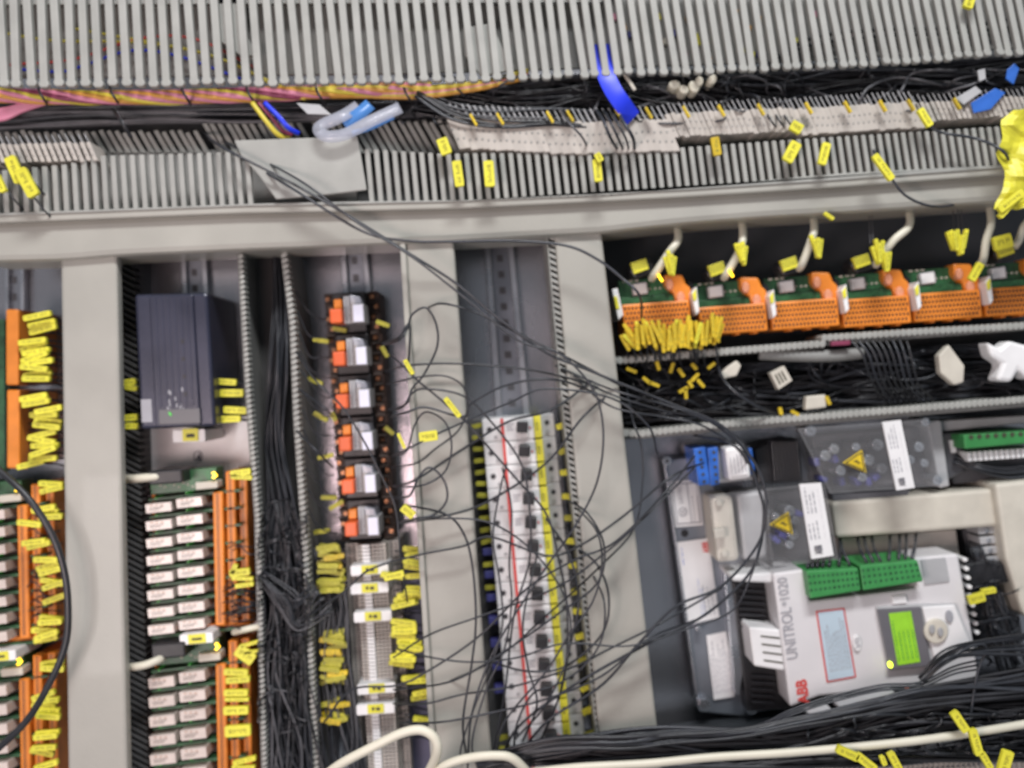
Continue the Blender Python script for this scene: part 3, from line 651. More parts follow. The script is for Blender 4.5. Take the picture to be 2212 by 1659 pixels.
cover('clear lower terminal cover with warning triangle, above the white controller', ZQ((850, 372), (1125, 345), (1190, 700), (880, 735)), ZQ((860, 400), (1110, 360), (1160, 700), (885, 720)), (930, 535, 58), ZQ((1008, 352), (1108, 345), (1166, 680), (1064, 697)), 21,
      [(965, 475, 24), (980, 585, 24), (900, 500, 16), (965, 630, 18), (990, 520, 18)], [(1010, 490, 15), (905, 610, 40), (935, 590, 20)])
cover('clear upper terminal cover with warning triangle, right of the black ribbed block', ZQ((1000, 95), (1600, 52), (1655, 360), (1150, 395)), ZQ((1060, 130), (1560, 90), (1600, 350), (1140, 380)), (1268, 250, 58), ZQ((1390, 66), (1476, 56), (1540, 368), (1456, 380)), 31,
      [(1060, 105, 26), (1170, 190, 22), (1370, 170, 26), (1590, 65, 20), (1130, 220, 24), (1200, 290, 22), (1330, 240, 24), (1390, 280, 22), (1560, 180, 22), (1585, 255, 18), (1645, 335, 22), (1520, 240, 20), (1270, 180, 18), (1300, 320, 20)],
      [(1090, 250, 80), (1175, 235, 70), (1120, 330, 20), (1205, 340, 75), (1330, 340, 75), (1365, 320, -40), (1280, 340, 70)])
# beige plastic bars of the drive
t = thing('drive_housing', 'long beige housing bar of the drive between covers and controller', 'housing', 1950, 1110, .0)
b = MB('ivory'); b.prism(ZQ((1160, 435), (1900, 372), (1940, 545), (1180, 600)), .060, .0); b.build('front_bar', t, bevel=3)
b = MB('beige'); b.prism(ZQ((1190, 600), (1730, 560), (1750, 700), (1200, 740)), .040, .0); b.build('recess_wall', t, bevel=1)
b = MB('ivory'); b.prism(ZQ((1910, 350), (2150, 325), (2150, 1000), (2040, 960), (1960, 700)), .070, .0); b.build('end_bar', t, bevel=3)
b = MB('greyplastic'); b.prism(ZQ((1500, 70), (2150, 30), (2150, 60), (1640, 110)), .04, .0); b.prism(ZQ((1600, 60), (1660, 58), (1700, 360), (1655, 370)), .05, .0); b.build('side_rail', t, bevel=1)
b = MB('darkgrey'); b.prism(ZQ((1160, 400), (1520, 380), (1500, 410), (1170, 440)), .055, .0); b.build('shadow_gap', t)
t = thing('green_terminal', 'bright green pluggable terminal with white base at the right edge', 'terminal', 2150, 960, 0)
b = MB('darkgrey'); b.prism(ZQ((1640, 120), (1760, 115), (1770, 300), (1680, 340)), .045, .0); b.build('black_case', t, bevel=2)
b = MB('white'); b.prism(ZQ((1700, 150), (1722, 148), (1734, 205), (1712, 208)), .0475, .044); b.build('case_label', t, bevel=.3)
b = MB('green'); b.prism(ZQ((1765, 125), (2150, 100), (2150, 155), (1770, 190)), .070, .0); b.build('plug_body', t, bevel=1)
b = MB('ink')
for k in range(9): u, v = Z(1800+k*38, 135-k*2.4); b.disc(u, v, 5, .0706, .0695, 8)
b.build('plug_screws', t)
b = MB('white')
for k in range(15): b.prism(ZQ((1782+k*25, 204-k*1.7), (1802+k*25, 203-k*1.7), (1806+k*25, 246-k*1.7), (1786+k*25, 248-k*1.7)), .062, .0)
b.build('terminal_base', t, bevel=.8)
b = MB('darkgrey'); b.prism(ZQ((1690, 250), (2150, 220), (2150, 320), (1720, 350)), .035, .0); b.build('lower_case', t)
mass([(2060, 990, .04, 8), (2120, 1010, .05, 10), (2180, 1020, .05, 12), (2260, 1010, .05, 14)], 12, 1, 2.5, 51, 'black_wires', 'black wires under the green terminal at the right edge', ['wire', 'rubber'])

# ------------------------------------------------------------ controller
t = thing('controller', 'white controller unit with green screen and grey keypad', 'controller', 1850, 1370, .0)
body = ZQ((885, 762), (1030, 742), (1056, 892), (1300, 862), (1552, 832), (1535, 690), (1740, 672), (1812, 1080), (1842, 1290), (1500, 1290), (1100, 1330), (965, 1380))
M['casewhite'] = mat('casewhite', (.70,.68,.69), .4, 0, .06, 25, .05)
b = MB('casewhite'); b.prism(body, .085, .0); b.build('housing', t, bevel=2.2)
b = MB('white'); b.prism(ZQ((692, 770), (884, 756), (884, 808), (700, 800)), .080, .02); b.build('top_arm', t, bevel=2)
b = MB('black'); b.prism(ZQ((702, 802), (890, 808), (968, 1385), (768, 1400)), .050, .0); b.build('fan_bay', t, bevel=1)
b = MB('rubber')
for k in range(7): b.prism(ZQ((735, 835+k*28), (850, 840+k*28), (852, 850+k*28), (737, 845+k*28)), .056, .05)
b.build('cooling_ribs', t, bevel=.4); b = MB('rubber')
for k in range(5): b.prism(ZQ((790, 1230+k*30), (890, 1235+k*30), (892, 1245+k*30), (792, 1240+k*30)), .056, .05)
b.build('cooling_ribs', t, bevel=.4)
gq = ZQ((775, 1008), (918, 1022), (940, 1212), (800, 1190)); b = MB('white'); b.prism(gq, .083, .03); gr = b.build('grille', t, bevel=1.5)
b = MB('ink')
for k in range(4): b.prism(sub(gq, .35, .19+k*.2, .97, .225+k*.2), .0836, .0825)
b.build('grille_slots', gr)
b = MB('textgrey'); b.text('UNITROL', [Z(950, 1160), Z(918, 925), Z(970, 918), Z(1003, 1152)], .0857); b.text('®', [Z(930, 915), Z(926, 893), Z(946, 890), Z(950, 912)], .0857); b.text('1020', [Z(918, 885), Z(904, 785), Z(950, 779), Z(964, 878)], .0857); b.build('lettering', t)
b = MB('red'); b.text('ABB', [Z(1003, 1368), Z(988, 1256), Z(1040, 1248), Z(1056, 1360)], .0857); b.build('lettering', t)
qs = ZQ((1085, 937), (1215, 922), (1270, 1240), (1135, 1265)); b = MB('red'); b.prism(qs, .0860, .0845); b.use('paleblue').prism(sub(qs, .05, .02, .95, .98), .0864, .0858); rs = [qs[3], qs[0], qs[1], qs[2]]
b.use('textgrey').lines(sub(rs, .06, .12, .94, .94), .0864, 8, seed=44); b.build('info_sticker', t)
b = MB('white'); b.disc(*Z(1275, 1085), 9, .0875, .084, 16, 17, -6); b.use('textgrey').text('I/0', [Z(1268, 1105), Z(1262, 1062), Z(1284, 1058), Z(1290, 1101)], .0879); b.build('port_cap', t, bevel=.5)
b = MB('greyplastic'); b.prism(ZQ((1362, 920), (1565, 905), (1725, 905), (1800, 1090), (1640, 1165), (1618, 1195), (1420, 1215)), .0885, .084); b.build('panel_frame', t, bevel=1)
M['bezel'] = mat('bezel', (.15,.145,.16), .4, 0, .08)
b = MB('bezel'); b.prism(ZQ((1368, 928), (1568, 918), (1618, 1190), (1424, 1208)), .091, .088); bz = b.build('screen_bezel', t, bevel=.8)
lq = ZQ((1420, 947), (1522, 937), (1565, 1170), (1462, 1186)); b = MB('lcd'); b.prism(lq, .0915, .0905); b.use('green'); rl = [lq[3], lq[0], lq[1], lq[2]]; b.lines(rl, .0915, 5, seed=77, thick=.18); b.build('screen', bz)
b = MB('led'); b.disc(*Z(1428, 1184), 4.5, .0925, .0905, 10, 7, -10); b.build('status_lamp', bz)
b = MB('white'); b.prism(ZQ((1574, 918), (1725, 908), (1796, 1085), (1632, 1160)), .0905, .088); kp = b.build('keypad', t, bevel=1)
u, v = Z(1640, 1030); b = MB('ivory'); b.disc(u, v, 26, .0935, .090, 22, 27); b.build('key_ring', kp, bevel=1)
b = MB('greyplastic')
for dx, dy in ((-9, -4), (9, 2)): b.disc(u+dx, v+dy, 6, .0955, .093, 12, 10)
b.build('key', kp, bevel=.6)
b = MB('textgrey'); b.disc(*Z(1700, 962), 8, .0925, .090, 14, 14, -8); b.build('key', kp, 'grey oval key', bevel=.6)
b = MB('white'); b.prism(ZQ((1436, 868), (1500, 862), (1506, 900), (1440, 905)), .0875, .084); b.build('lid_latch', t, bevel=.6)
b = MB('white')
for k in range(9): u, v = Z(1765+k*7, 700+k*42); b.disc(u+4, v, 6, .078, .02, 8, 5)
b.build('edge_teeth', t, bevel=.8)
b = MB('greyplastic'); b.prism(ZQ((1568, 700), (1680, 690), (1700, 800), (1585, 815)), .0862, .0845); b.build('blank_window', t, bevel=.2)
for i, q in enumerate((ZQ((1040, 752), (1278, 738), (1292, 842), (1058, 880)), ZQ((1286, 728), (1552, 702), (1580, 800), (1302, 842)))):
    t3 = thing('green_connector', ['left green pluggable connector on the white controller', 'right green pluggable connector on the white controller'][i], 'connector', *bil(q, .5, .5), .085)
    b = MB('green'); b.prism(q, .098, .05); b.build('connector_body', t3, bevel=1)
    b = MB('pcb'); n = 11
    for k in range(n):
        for r_ in range(3): u, v = bil(q, (k+.5)/n, .2+.25*r_); b.disc(u, v, 3, .0984, .0975, 8)
    b.build('screw_holes', t3)
rnd = random.Random(6)
for k in range(14):
    x0 = [1050, 1072, 1095, 1120, 1150, 1195, 1240, 1320, 1350, 1385, 1425, 1470, 1500, 1530][k]; y0 = 745-(x0-1050)*.07
    top = (x0-(45 if k > 5 and k < 10 else 0)+(15 if k == 13 else 0), y0-(50 if k < 5 else 130))
    a = Z(x0, y0+12); c_ = Z(*top); tube_thing('lead', 'black lead plugged into the green connectors of the controller', 'wire', [(a[0], a[1], .085), (a[0]-2, a[1]-14, .09), (lerp(a[0], c_[0], .7), lerp(a[1], c_[1], .6), .08), (c_[0], c_[1], .042)], 3.3, 'wire', 'leads in the green connectors')
# terminal stack right of the controller
t = thing('screw_terminal', 'white and black screw terminal stack right of the controller', 'terminal', 2150, 1230, 0)
b = MB('darkgrey'); b.prism(ZQ((1760, 560), (1960, 540), (2040, 1080), (1860, 1120)), .03, .0); b.build('case', t)
for k in range(6):
    b = MB('greyplastic'); b.prism(ZQ((1830+k*8, 550+k*46), (1945+k*8, 540+k*46), (1950+k*8, 575+k*46), (1835+k*8, 585+k*46)), .055, .02); b.use('steel').disc(*Z(1875+k*8, 565+k*46), 6, .056, .054).disc(*Z(1922+k*8, 560+k*46), 6, .056, .054); b.build('screw_row', t, bevel=.8)
b = MB('black'); b.prism(ZQ((1770, 720), (1870, 700), (1990, 720), (2000, 800), (1800, 830)), .062, .02); b.build('lower_block', t, bevel=2)
mk(2106, 1291, 36, 20, -16, .09, 'yellow marker beside the right edge of the controller', None, 2); mk(2132, 1275, 30, 12, -10, .088, 'yellow marker behind the one at the controller edge', None, 1)
mass([(2110, 1180, .05, 12), (2140, 1290, .055, 22), (2160, 1360, .06, 26), (2190, 1440, .06, 30)], 26, 1, 2.4, 61, 'black_wires', 'black wires hanging right of the controller', ['wire', 'rubber'], .01)

# ------------------------------------------------------------ breakers
def breaker():
    t = lthing('circuit_breaker', 'white circuit breaker', 'circuit breaker', 'white circuit breakers in a column')
    b = MB('white', True); b.rect(-77, -25, -18, 25, .056, .0); b.build('left_shoulder', t, bevel=1)
    b = MB('white', True); b.rect(-37, -24.8, 34, 24.8, .068, .01); ns = b.build('nose', t, bevel=1.3)
    b = MB('lightgrey', True); b.rect(50, -25, 80, 25, .050, .0); b.build('right_shoulder', t, bevel=1)
    b = MB('red', True); b.rect(-36, -25, -30, 25, .0686, .0678); b.build('red_stripe', ns)
    b = MB('darkgrey', True); b.round(0, -15, 20, 9, 3, .0686, .0676); b.build('toggle_slot', ns)
    b = MB('black', True); b.round(-3, -15, 21, 8, 2, .082, .066, 8); b.build('toggle', ns, bevel=1)
    b = MB('white', True); b.disc(12, 15, 11, .0705, .067, 14, 8); b.build('test_button', ns, bevel=1.4)
    b = MB('red', True); b.rect(24, -2, 27, 3, .0686, .0677); b.use('textgrey').rect(-24, -12, -8, -10, .0685, .0678).rect(-24, -6, -12, -4, .0685, .0678).rect(-24, 0, -10, 2, .0685, .0678); b.build('printing', t)
    b = MB('yellow', True); b.rect(34.5, -24, 50, 23, .068, .01); b.use('ink')
    for k in range(3): b.rect(38, -8+k*6, 44, -5.6+k*6, .0683, .0678)
    b.build('marker_strip', t, bevel=.5)
    b = MB('darkgrey', True); b.disc(-62, -2, 6, .0565, .0555); b.use('black').disc(-62, -2, 3.2, .0568, .0555); b.use('greyplastic').disc(-50, 16, 4, .0566, .0555); b.build('terminal_screw', t)
    b = MB('darkgrey', True); b.disc(64, -6, 5.5, .0505, .0495); b.use('black').disc(64, -6, 3, .0508, .0495); b.use('greyplastic').disc(64, 14, 5, .0512, .0495); b.build('terminal_screw', t)
    return t
br0 = breaker(); NB = 15
names = ['topmost white breaker, under the bare rail', 'second white breaker from the top', 'third white breaker from the top', 'fourth white breaker from the top', 'fifth white breaker from the top', 'sixth white breaker from the top', 'seventh white breaker from the top', 'eighth white breaker from the top, in the middle of the column', 'eighth white breaker from the bottom', 'seventh white breaker from the bottom',
         'sixth white breaker from the bottom', 'fifth white breaker from the bottom', 'fourth white breaker from the bottom', 'third white breaker from the bottom', 'second white breaker from the bottom, behind black cables']
names[8] = 'ninth white breaker from the top'
BR = []
for i in range(NB):
    s_ = i; v = 925+50.6*i; u = 1119+4.45*i+.015*i*i
    o = br0 if i == 0 else copy_tree(br0); put(o, u, v, -5.2, 1+.004*i, 1.0, .06); o['label'] = names[i]
    BR.append((u, v))
# side wires of the breakers, markers left and right
t = thing('busbar_strip', 'dark wired side strip left of the white breakers', 'strip', 1040, 1250, .0)
b = MB('ductdark'); b.prism([(1008, 905), (1046, 905), (1108, 1700), (1066, 1700)], .030, 0); b.build('strip_body', t, bevel=1)
random.seed(21)
for i in range(NB*2):
    s_ = i/(NB*2-1); v = 920+720*s_; u = 1030+62*s_
    m = 'indigo' if .35 < s_ < .85 and i % 2 else None
    if m:
        b = MB('indigo'); b.round(u-11, v-9, u+11, v+7, 2, .045, .03, -5); tag(b.build('terminal_marker', bevel=.6), 'dull blue marker in the strip left of the breakers', 'marker', 'blue markers left of the breakers')
    elif s_ < .5 or s_ > .9: mk(u, v, 24, 9, random.uniform(-15, 5), .042, 'dull yellow marker in the strip left of the breakers', 'dull markers left of the breakers', 5)
for i, (u, v) in enumerate(BR):
    mk(u+100, v-6+random.uniform(-5, 5), 38, 12, random.uniform(-24, 6) if i < 10 else random.uniform(-40, -5), .05, 'yellow wire marker between the breakers and the right duct edge', 'yellow markers right of the breakers', 5 if i % 3 == 1 else None)
    tube_thing('lead', 'dark lead from a breaker into the right duct edge', 'wire', [(u+70, v-6, .035), (u+95, v-6, .045), (u+125, v-8, .04), (u+140, v-2, .03)], 2.2, 'wire', 'leads right of the breakers')
# slotted vertical duct edges
def vduct(label, path, wd, h, slant=16, pitch=14, m='duct', back=None, round_=False, hb=.02):
    t = thing('cable_duct', label, 'cable duct', path[0][0], path[0][1], .0)
    b = MB(m); v = path[0][1]; inv = [(y, x) for x, y in path]
    if not round_: b.prism([(x-wd/2, y) for x, y in path]+[(x-wd/2+3, y) for x, y in path[::-1]], h+.001, hb)
    while v < path[-1][1]:
        u = ev(inv, v)
        if round_: b.disc(u, v, wd*.55, h, h-.012, 10, pitch*.40, -28)
        else: b.prism([(u-wd/2, v), (u+wd/2, v+slant), (u+wd/2, v+slant+pitch*.5), (u-wd/2, v+pitch*.5)], h, hb)
        v += pitch
    b.build('finger_row', t, bevel=.9 if round_ else .5)
    if back: b = MB(back[0]); b.prism([(x+back[1], y) for x, y in path]+[(x+back[2], y) for x, y in path[::-1]], back[3], 0); b.build('duct_wall', t)
    return t
vduct('light serrated duct edge on the right steel post beside the breakers', [(1193, 505), (1216, 760), (1240, 1000), (1312, 1700)], 26, .094, 12, 13.5, 'duct', ('ductback', -14, 10, .085))
vduct('dark slotted duct at the left of the power supply', [(268, 548), (272, 700), (284, 1100), (300, 1700)], 46, .045, 24, 14.5, 'ductdark', ('black', -20, 32, .03))
vduct('serrated duct edge right of the power supply', [(519, 542), (536, 850), (556, 1118), (572, 1700)], 12, .088, 4, 11.2, 'duct', ('ductback', -7, 3, .078), True)
vduct('serrated duct edge left of the black relay sockets', [(612, 538), (632, 700), (640, 900), (660, 1200), (684, 1700)], 15, .080, 4, 12.2, 'duct', ('ductback', -7, 7, .07), True)
vduct('pale thin duct edge along the left side of the middle post', [(868, 500), (888, 760), (908, 1000), (944, 1700)], 8, .09, 5, 12, 'duct', ('ductback', -6, 2, .085))
# duct interior with black cables (between the two serrated edges)
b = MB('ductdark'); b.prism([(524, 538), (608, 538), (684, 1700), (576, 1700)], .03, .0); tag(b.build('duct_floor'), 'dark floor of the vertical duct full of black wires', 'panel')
for v, u in ((750, 605), (905, 600), (935, 604), (1000, 610), (1040, 612), (1075, 608)):
    b = MB('ivory'); b.disc(u, v, 5, .036, .03, 10, 11); tag(b.build('rivet', bevel=.8), 'pale rivet on the floor of the vertical duct', 'rivet', 'pale rivets in the vertical duct')
mass([(600, 520, .04, 10), (606, 650, .05, 14), (600, 800, .06, 18), (590, 950, .05, 20), (606, 1090, .06, 26), (620, 1250, .065, 44), (625, 1400, .065, 48), (640, 1550, .065, 48), (650, 1700, .06, 48)], 34, 1, 2.3, 71, 'black_wires', 'loose black wires running down the vertical duct', ['wire', 'rubber', 'wire'], .016, .6)
mass([(600, 1080, .05, 24), (610, 1200, .06, 40), (620, 1320, .07, 44), (615, 1450, .07, 50), (635, 1600, .07, 56), (650, 1720, .07, 60)], 110, 1, 2.2, 72, 'black_wires', 'dense tangle of fine black wires filling the lower part of the vertical duct', ['wire', 'rubber', 'wire', 'greywire'], .02, .7)
mass([(560, 1240, .085, 10), (620, 1300, .09, 26), (640, 1330, .09, 30), (700, 1290, .085, 36)], 16, 1, 1.6, 73, 'black_wires', 'curly fine wires crossing the wire tangle at its knot', ['wire', 'greywire'], .01, .9)

# ------------------------------------------------------------ power supply
def B4(x, y): return (.3472*x, 542+.3472*y)
t = thing('power_supply', 'dark blue-black power supply box on the rail', 'power supply', 378, 780, 0)
q = [(290, 636), (448, 632), (466, 921), (304, 927)]; b = MB('psu'); b.prism(q, .085, .0); b.build('case', t, bevel=2.5)
b = MB('psu'); b.prism(sub(q, .20, .01, .80, .99), .0875, .083); fp = b.build('front_panel', t, bevel=1)
b = MB('textgrey'); b.prism(sub(q, .02, .78, .16, .95), .0856, .0848); b.build('side_label', t)
b = MB('psu')
for k in range(6): b.prism(sub(q, .27+k*.085, .02, .30+k*.085, .84), .0879, .0873)
b.build('front_ribs', fp if False else t, bevel=.3)
b = MB('darkgrey'); b.prism(sub(q, .25, .86, .80, .97), .0883, .087); b.build('logo_plate', fp, bevel=.3)
b = MB('textgrey')
for k in range(16):
    rnd = random.Random(k); s_ = .33+rnd.random()*.25; t_ = .70+rnd.random()*.16; b.prism(sub(q, s_, t_, s_+.02, t_+.03), .0878, .0873)
b.build('printing', t)
b = MB('ledgreen'); u, v = bil(q, .40, .895); b.disc(u, v, 2.5, .0892, .088, 8, 5, -30); b.build('status_lamp', fp)
b = MB('black')
for k in range(4): u, v = bil(q, .62, .36+k*.13); b.disc(u, v, 4, .0882, .0873)
b.build('screw_hole', fp)
b = MB('white'); b.round(373, 928, 443, 955, 3, .07, .0, -2); b.use('yellow').rect(394, 926, 428, 953, .0712, .0695, -2); b.use('ink').rect(402, 937, 420, 945, .0716, .071, -2); tag(b.build('end_clamp', bevel=.8), 'white end clamp with yellow marker under the power supply', 'clamp')
t = thing('glow_plate', 'white plate with a round emblem under the power supply', 'plate', 430, 985, 0)
b = MB('white'); b.prism([(306, 905), (546, 900), (556, 1050), (310, 1052)], .013, .011); b.build('glow_sheet', t)  # white colour stands in for the bright reflection on the mounting plate
b = MB('text'); b.tube([(428+9*math.cos(k*math.pi/6), 986+11*math.sin(k*math.pi/6), .0135) for k in range(13)], 1.1, 5, 3); b.prism([(423, 992), (431, 978), (434, 994)], .0136, .013); b.build('emblem', t)
for (u, v, w_, t_, a) in ((491, 825, 44, 13, 3), (503, 849, 50, 16, 0), (510, 886, 50, 15, 3), (498, 905, 48, 14, -2), (282, 826, 28, 14, -8), (286, 838, 26, 10, 8), (285, 902, 28, 14, -4), (287, 920, 26, 13, 0)):
    mk(u, v, w_, t_, a, .062, 'yellow marker at the %s side of the power supply' % ('right' if u > 400 else 'left'), 'markers on the power supply wires')
for v in (826, 850, 887, 905): tube_thing('lead', 'dark lead leaving the right side of the power supply', 'wire', [(462, v, .05), (490, v, .056), (530, v+2, .05), (560, v+10, .04)], 3, 'wire', 'leads at the power supply')

# ------------------------------------------------------------ relay boards
def relay_board():
    t = lthing('relay_board', 'relay board', 'relay board', 'relay boards with cream relays and orange terminals')
    b = MB('orange', True); b.rect(-4, -2, 4, 336, .045, 0).rect(-4, 322, 210, 332, .05, 0); b.build('board_holder', t, bevel=.8)
    b = MB('brown', True); b.rect(2, -12, 146, 326, .040, .034); b.build('circuit_board', t)
    b = MB('pcb', True); b.prism([(4, -18), (148, -28), (148, 20), (6, 30)], .058, .034); b.use('ivory')
    for k in range(12): b.rect(14+k*10, 4+k % 3*4, 20+k*10, 7+k % 3*4, .0588, .0576)
    b.build('head_board', t, bevel=.5)
    b = MB('ivory', True); b.round(108, 2, 156, 18, 3, .066, .05, -4); b.build('fuse_case', t, bevel=.8)
    b = MB('black', True); b.round(20, -28, 92, 2, 4, .080, .04, -3); b.build('plug_hood', t, bevel=2)
    b = MB('ledamber', True); b.prism([(146, -18), (150, -20), (157, -11), (150, -5), (146, -7), (151, -12)], .0690, .066); b.build('status_lamp', t)
    for c, x0, y0 in ((0, 2, 42), (1, 68, 32)):
        for k in range(8):
            y = y0+k*38
            b = MB('relay', True); b.prism([(x0+1, y+6), (x0+56, y+1), (x0+58, y+21), (x0+3, y+26)], .070, .045); b.use('copper')
            for j in range(3): b.rect(x0+12+j*11, y+7, x0+17+j*11, y+9, .0703, .0697, -6)
            b.use('brown'); b.rect(x0+10, y+12.5, x0+40, y+13.7, .0703, .0697, -6); b.rect(x0+10, y+17, x0+34, y+18.2, .0703, .0697, -6)
            b.build('relay', t, bevel=1)
            b = MB('ledgreen', True); b.disc(x0+15, y-4, 1.6, .0590, .04, 8); b.build('indicator', t)
    b = MB('pcb', True)
    for k in range(9): b.prism([(0, 39+k*38), (134, 26+k*38), (200, 22+k*38), (200, 27+k*38), (134, 33+k*38), (0, 46+k*38)], .058, .040)
    b.build('divider', t, bevel=.4)
    for x, wd, hh in ((142, 22, .062), (168, 20, .058), (190, 19, .05)):
        b = MB('orange', True); b.rect(x, 26 if x < 160 else -18, x+wd, 320, hh, .0); b.build('terminal_rail', t, bevel=1.2)
        b = MB('brown', True)
        for k in range(58 if x > 160 else 50): y = (-14 if x > 160 else 30)+k*5.7; b.rect(x+wd*.3, y, x+wd*.62, y+2.4, hh+.0004, hh-.0004)
        b.build('wire_entries', t)
    return t
rb0 = relay_board()
rbl = ['upper relay board under the power supply with cream relays and orange terminals', 'lower relay board at the bottom edge right of the left post', 'upper relay board at the left edge behind the thick cable', 'lower relay board at the left edge of the bottom corner']
for i, (u, v, a) in enumerate(((318, 1040, -1.2), (324, 1408, -1.2), (-104, 1068, -1.2), (-100, 1440, -1.2))):
    o = rb0 if i == 0 else copy_tree(rb0); put(o, u, v, a, 1, .98 if i in (0, 2) else 1.08, .06); o['label'] = rbl[i]
for u, v, lab in ((424, 1380, 'between the two relay boards right of the left post'), (-2, 1418, 'at the left edge between two relay boards')):
    b = MB('white'); b.round(u-36, v-11, u+36, v+11, 3, .078, .03, -5); b.use('yellow').rect(u-18, v-10, u+20, v+10, .0788, .077, -5); b.use('ink').rect(u-10, v-2, u+12, v+3, .0792, .0786, -5); tag(b.build('end_clamp', bevel=.8), 'white end clamp with yellow marker '+lab, 'clamp')
tube_thing('white_cable', 'short off-white cable entering the upper relay board from the left', 'cable', [(262, 1034, .05), (290, 1034, .075), (336, 1030, .078), (350, 1029, .07)], 9, 'cream')
tube_thing('white_cable', 'curved off-white cable entering the lower relay board from the left', 'cable', [(262, 1440, .06), (285, 1441, .08), (315, 1436, .085), (345, 1424, .08), (352, 1420, .07)], 8.5, 'cream')
tube_thing('white_cable', 'white cable end beside the orange terminals above the clamp', 'cable', [(505, 1366, .07), (530, 1360, .08), (565, 1352, .08)], 7, 'cream')
random.seed(31)
# orange terminal strips, far left bay
t = thing('orange_terminal', 'tall orange terminal strip at the left edge, upper length', 'terminal strip', 30, 750, 0)
def ostrip(t, u0, u1, v0, v1):
    b = MB('orange'); b.rect(u0, v0, u1, v1, .075, .0); b.build('strip_body', t, bevel=1.5)
    b = MB('brown'); b.rect(u1, v0+6, u1+22, v1-4, .05, .0); b.build('wire_side', t, bevel=.5)
    b = MB('copper'); n = int((v1-v0)/6.5)
    for k in range(n):
        for j in range(2): b.rect(u1+4+j*9, v0+9+k*6.4, u1+7+j*9, v0+12+k*6.4, .0506, .0495)
    b.build('wire_entries', t)
ostrip(t, 12, 40, 668, 832)
t = thing('orange_terminal', 'tall orange terminal strip at the left edge, lower length', 'terminal strip', 30, 920, 0); ostrip(t, 14, 42, 842, 1012)
b = MB('pcb'); b.rect(-60, 690, 10, 1020, .03, .02); tag(b.build('circuit_board'), 'green board edge at the far left beside the orange strips', 'circuit board')
L0 = [(88, 683), (92, 700), (96, 712), (75, 738), (72, 748), (80, 760), (78, 772), (84, 782), (80, 795), (86, 808), (82, 818), (72, 858), (80, 870), (105, 885), (100, 896), (108, 910), (102, 920), (98, 938), (96, 950), (104, 962), (98, 975), (100, 990), (72, 1002), (115, 1045), (112, 1056), (100, 1098), (105, 1104), (110, 1115), (68, 1130), (78, 1170), (84, 1176), (104, 1208), (110, 1220), (112, 1232), (115, 1255), (116, 1262), (120, 1292), (115, 1335), (112, 1342), (95, 1360), (100, 1370), (104, 1378), (115, 1430), (118, 1442), (100, 1500), (108, 1510), (100, 1522), (104, 1534), (108, 1545), (104, 1580), (100, 1588), (100, 1612), (98, 1622), (104, 1650)]
for (u, v) in L0: mk(u+random.uniform(-4, 4), v, 60 if v < 1030 else 52, 12.5, random.choice((random.uniform(-14, 4), random.uniform(-24, -8), random.uniform(-4, 12))), .07+random.uniform(0, .014), 'yellow marker in the left edge bay beside the %s' % ('tall orange strips' if v < 1030 else 'left edge relay boards'), 'yellow markers in the left edge bay')
for v in range(690, 1000, 14): tube_thing('lead', 'thin dark lead between the orange strip and the left post', 'wire', [(50, v, .052), (75, v+2, .06), (110, v+random.uniform(-3, 8), .055), (150, v+8, .03)], 2, 'wire', 'leads in the left edge bay')
for (u, v, w_, t_, a) in ((522, 1020, 44, 13, -8), (524, 1030, 46, 10, 3), (520, 1235, 44, 15, -6), (526, 1248, 46, 8, 2), (530, 1262, 40, 9, -8), (508, 1228, 22, 10, -70), (532, 1412, 44, 28, 35), (512, 1450, 52, 14, 2), (516, 1466, 52, 14, -4), (512, 1494, 52, 14, 0), (514, 1508, 52, 8, 0), (512, 1532, 54, 18, -2), (516, 1576, 56, 24, -4), (545, 1388, 44, 7, -16), (550, 1405, 40, 6, -10), (530, 1640, 50, 10, -14), (528, 1655, 50, 10, 0)):
    mk(u, v, w_, t_, a, .082, 'yellow marker on the orange terminals of the middle relay boards', 'markers on the middle relay boards')
for i in range(26):
    v = random.choice((random.uniform(1270, 1345), random.uniform(1180, 1360))); u = random.uniform(480, 505)
    tube_thing('lead', 'thin dark lead on the orange terminals of the relay boards', 'wire', [(u, v, .064), (u+15, v+random.uniform(-14, 4), .075), (u+40, v+random.uniform(-20, 10), .08), (u+80, v+random.uniform(-20, 20), .06)], 1.5, 'wire', 'leads on the relay board terminals')
for i in range(20):
    v = random.uniform(1100, 1340); u = random.uniform(58, 75)
    tube_thing('lead', 'thin dark lead on the orange terminals at the left edge', 'wire', [(u, v, .064), (u+12, v+random.uniform(-14, 4), .07), (u+35, v+random.uniform(-10, 10), .07), (u+70, v, .05)], 1.5, 'wire', 'leads in the left edge bay')

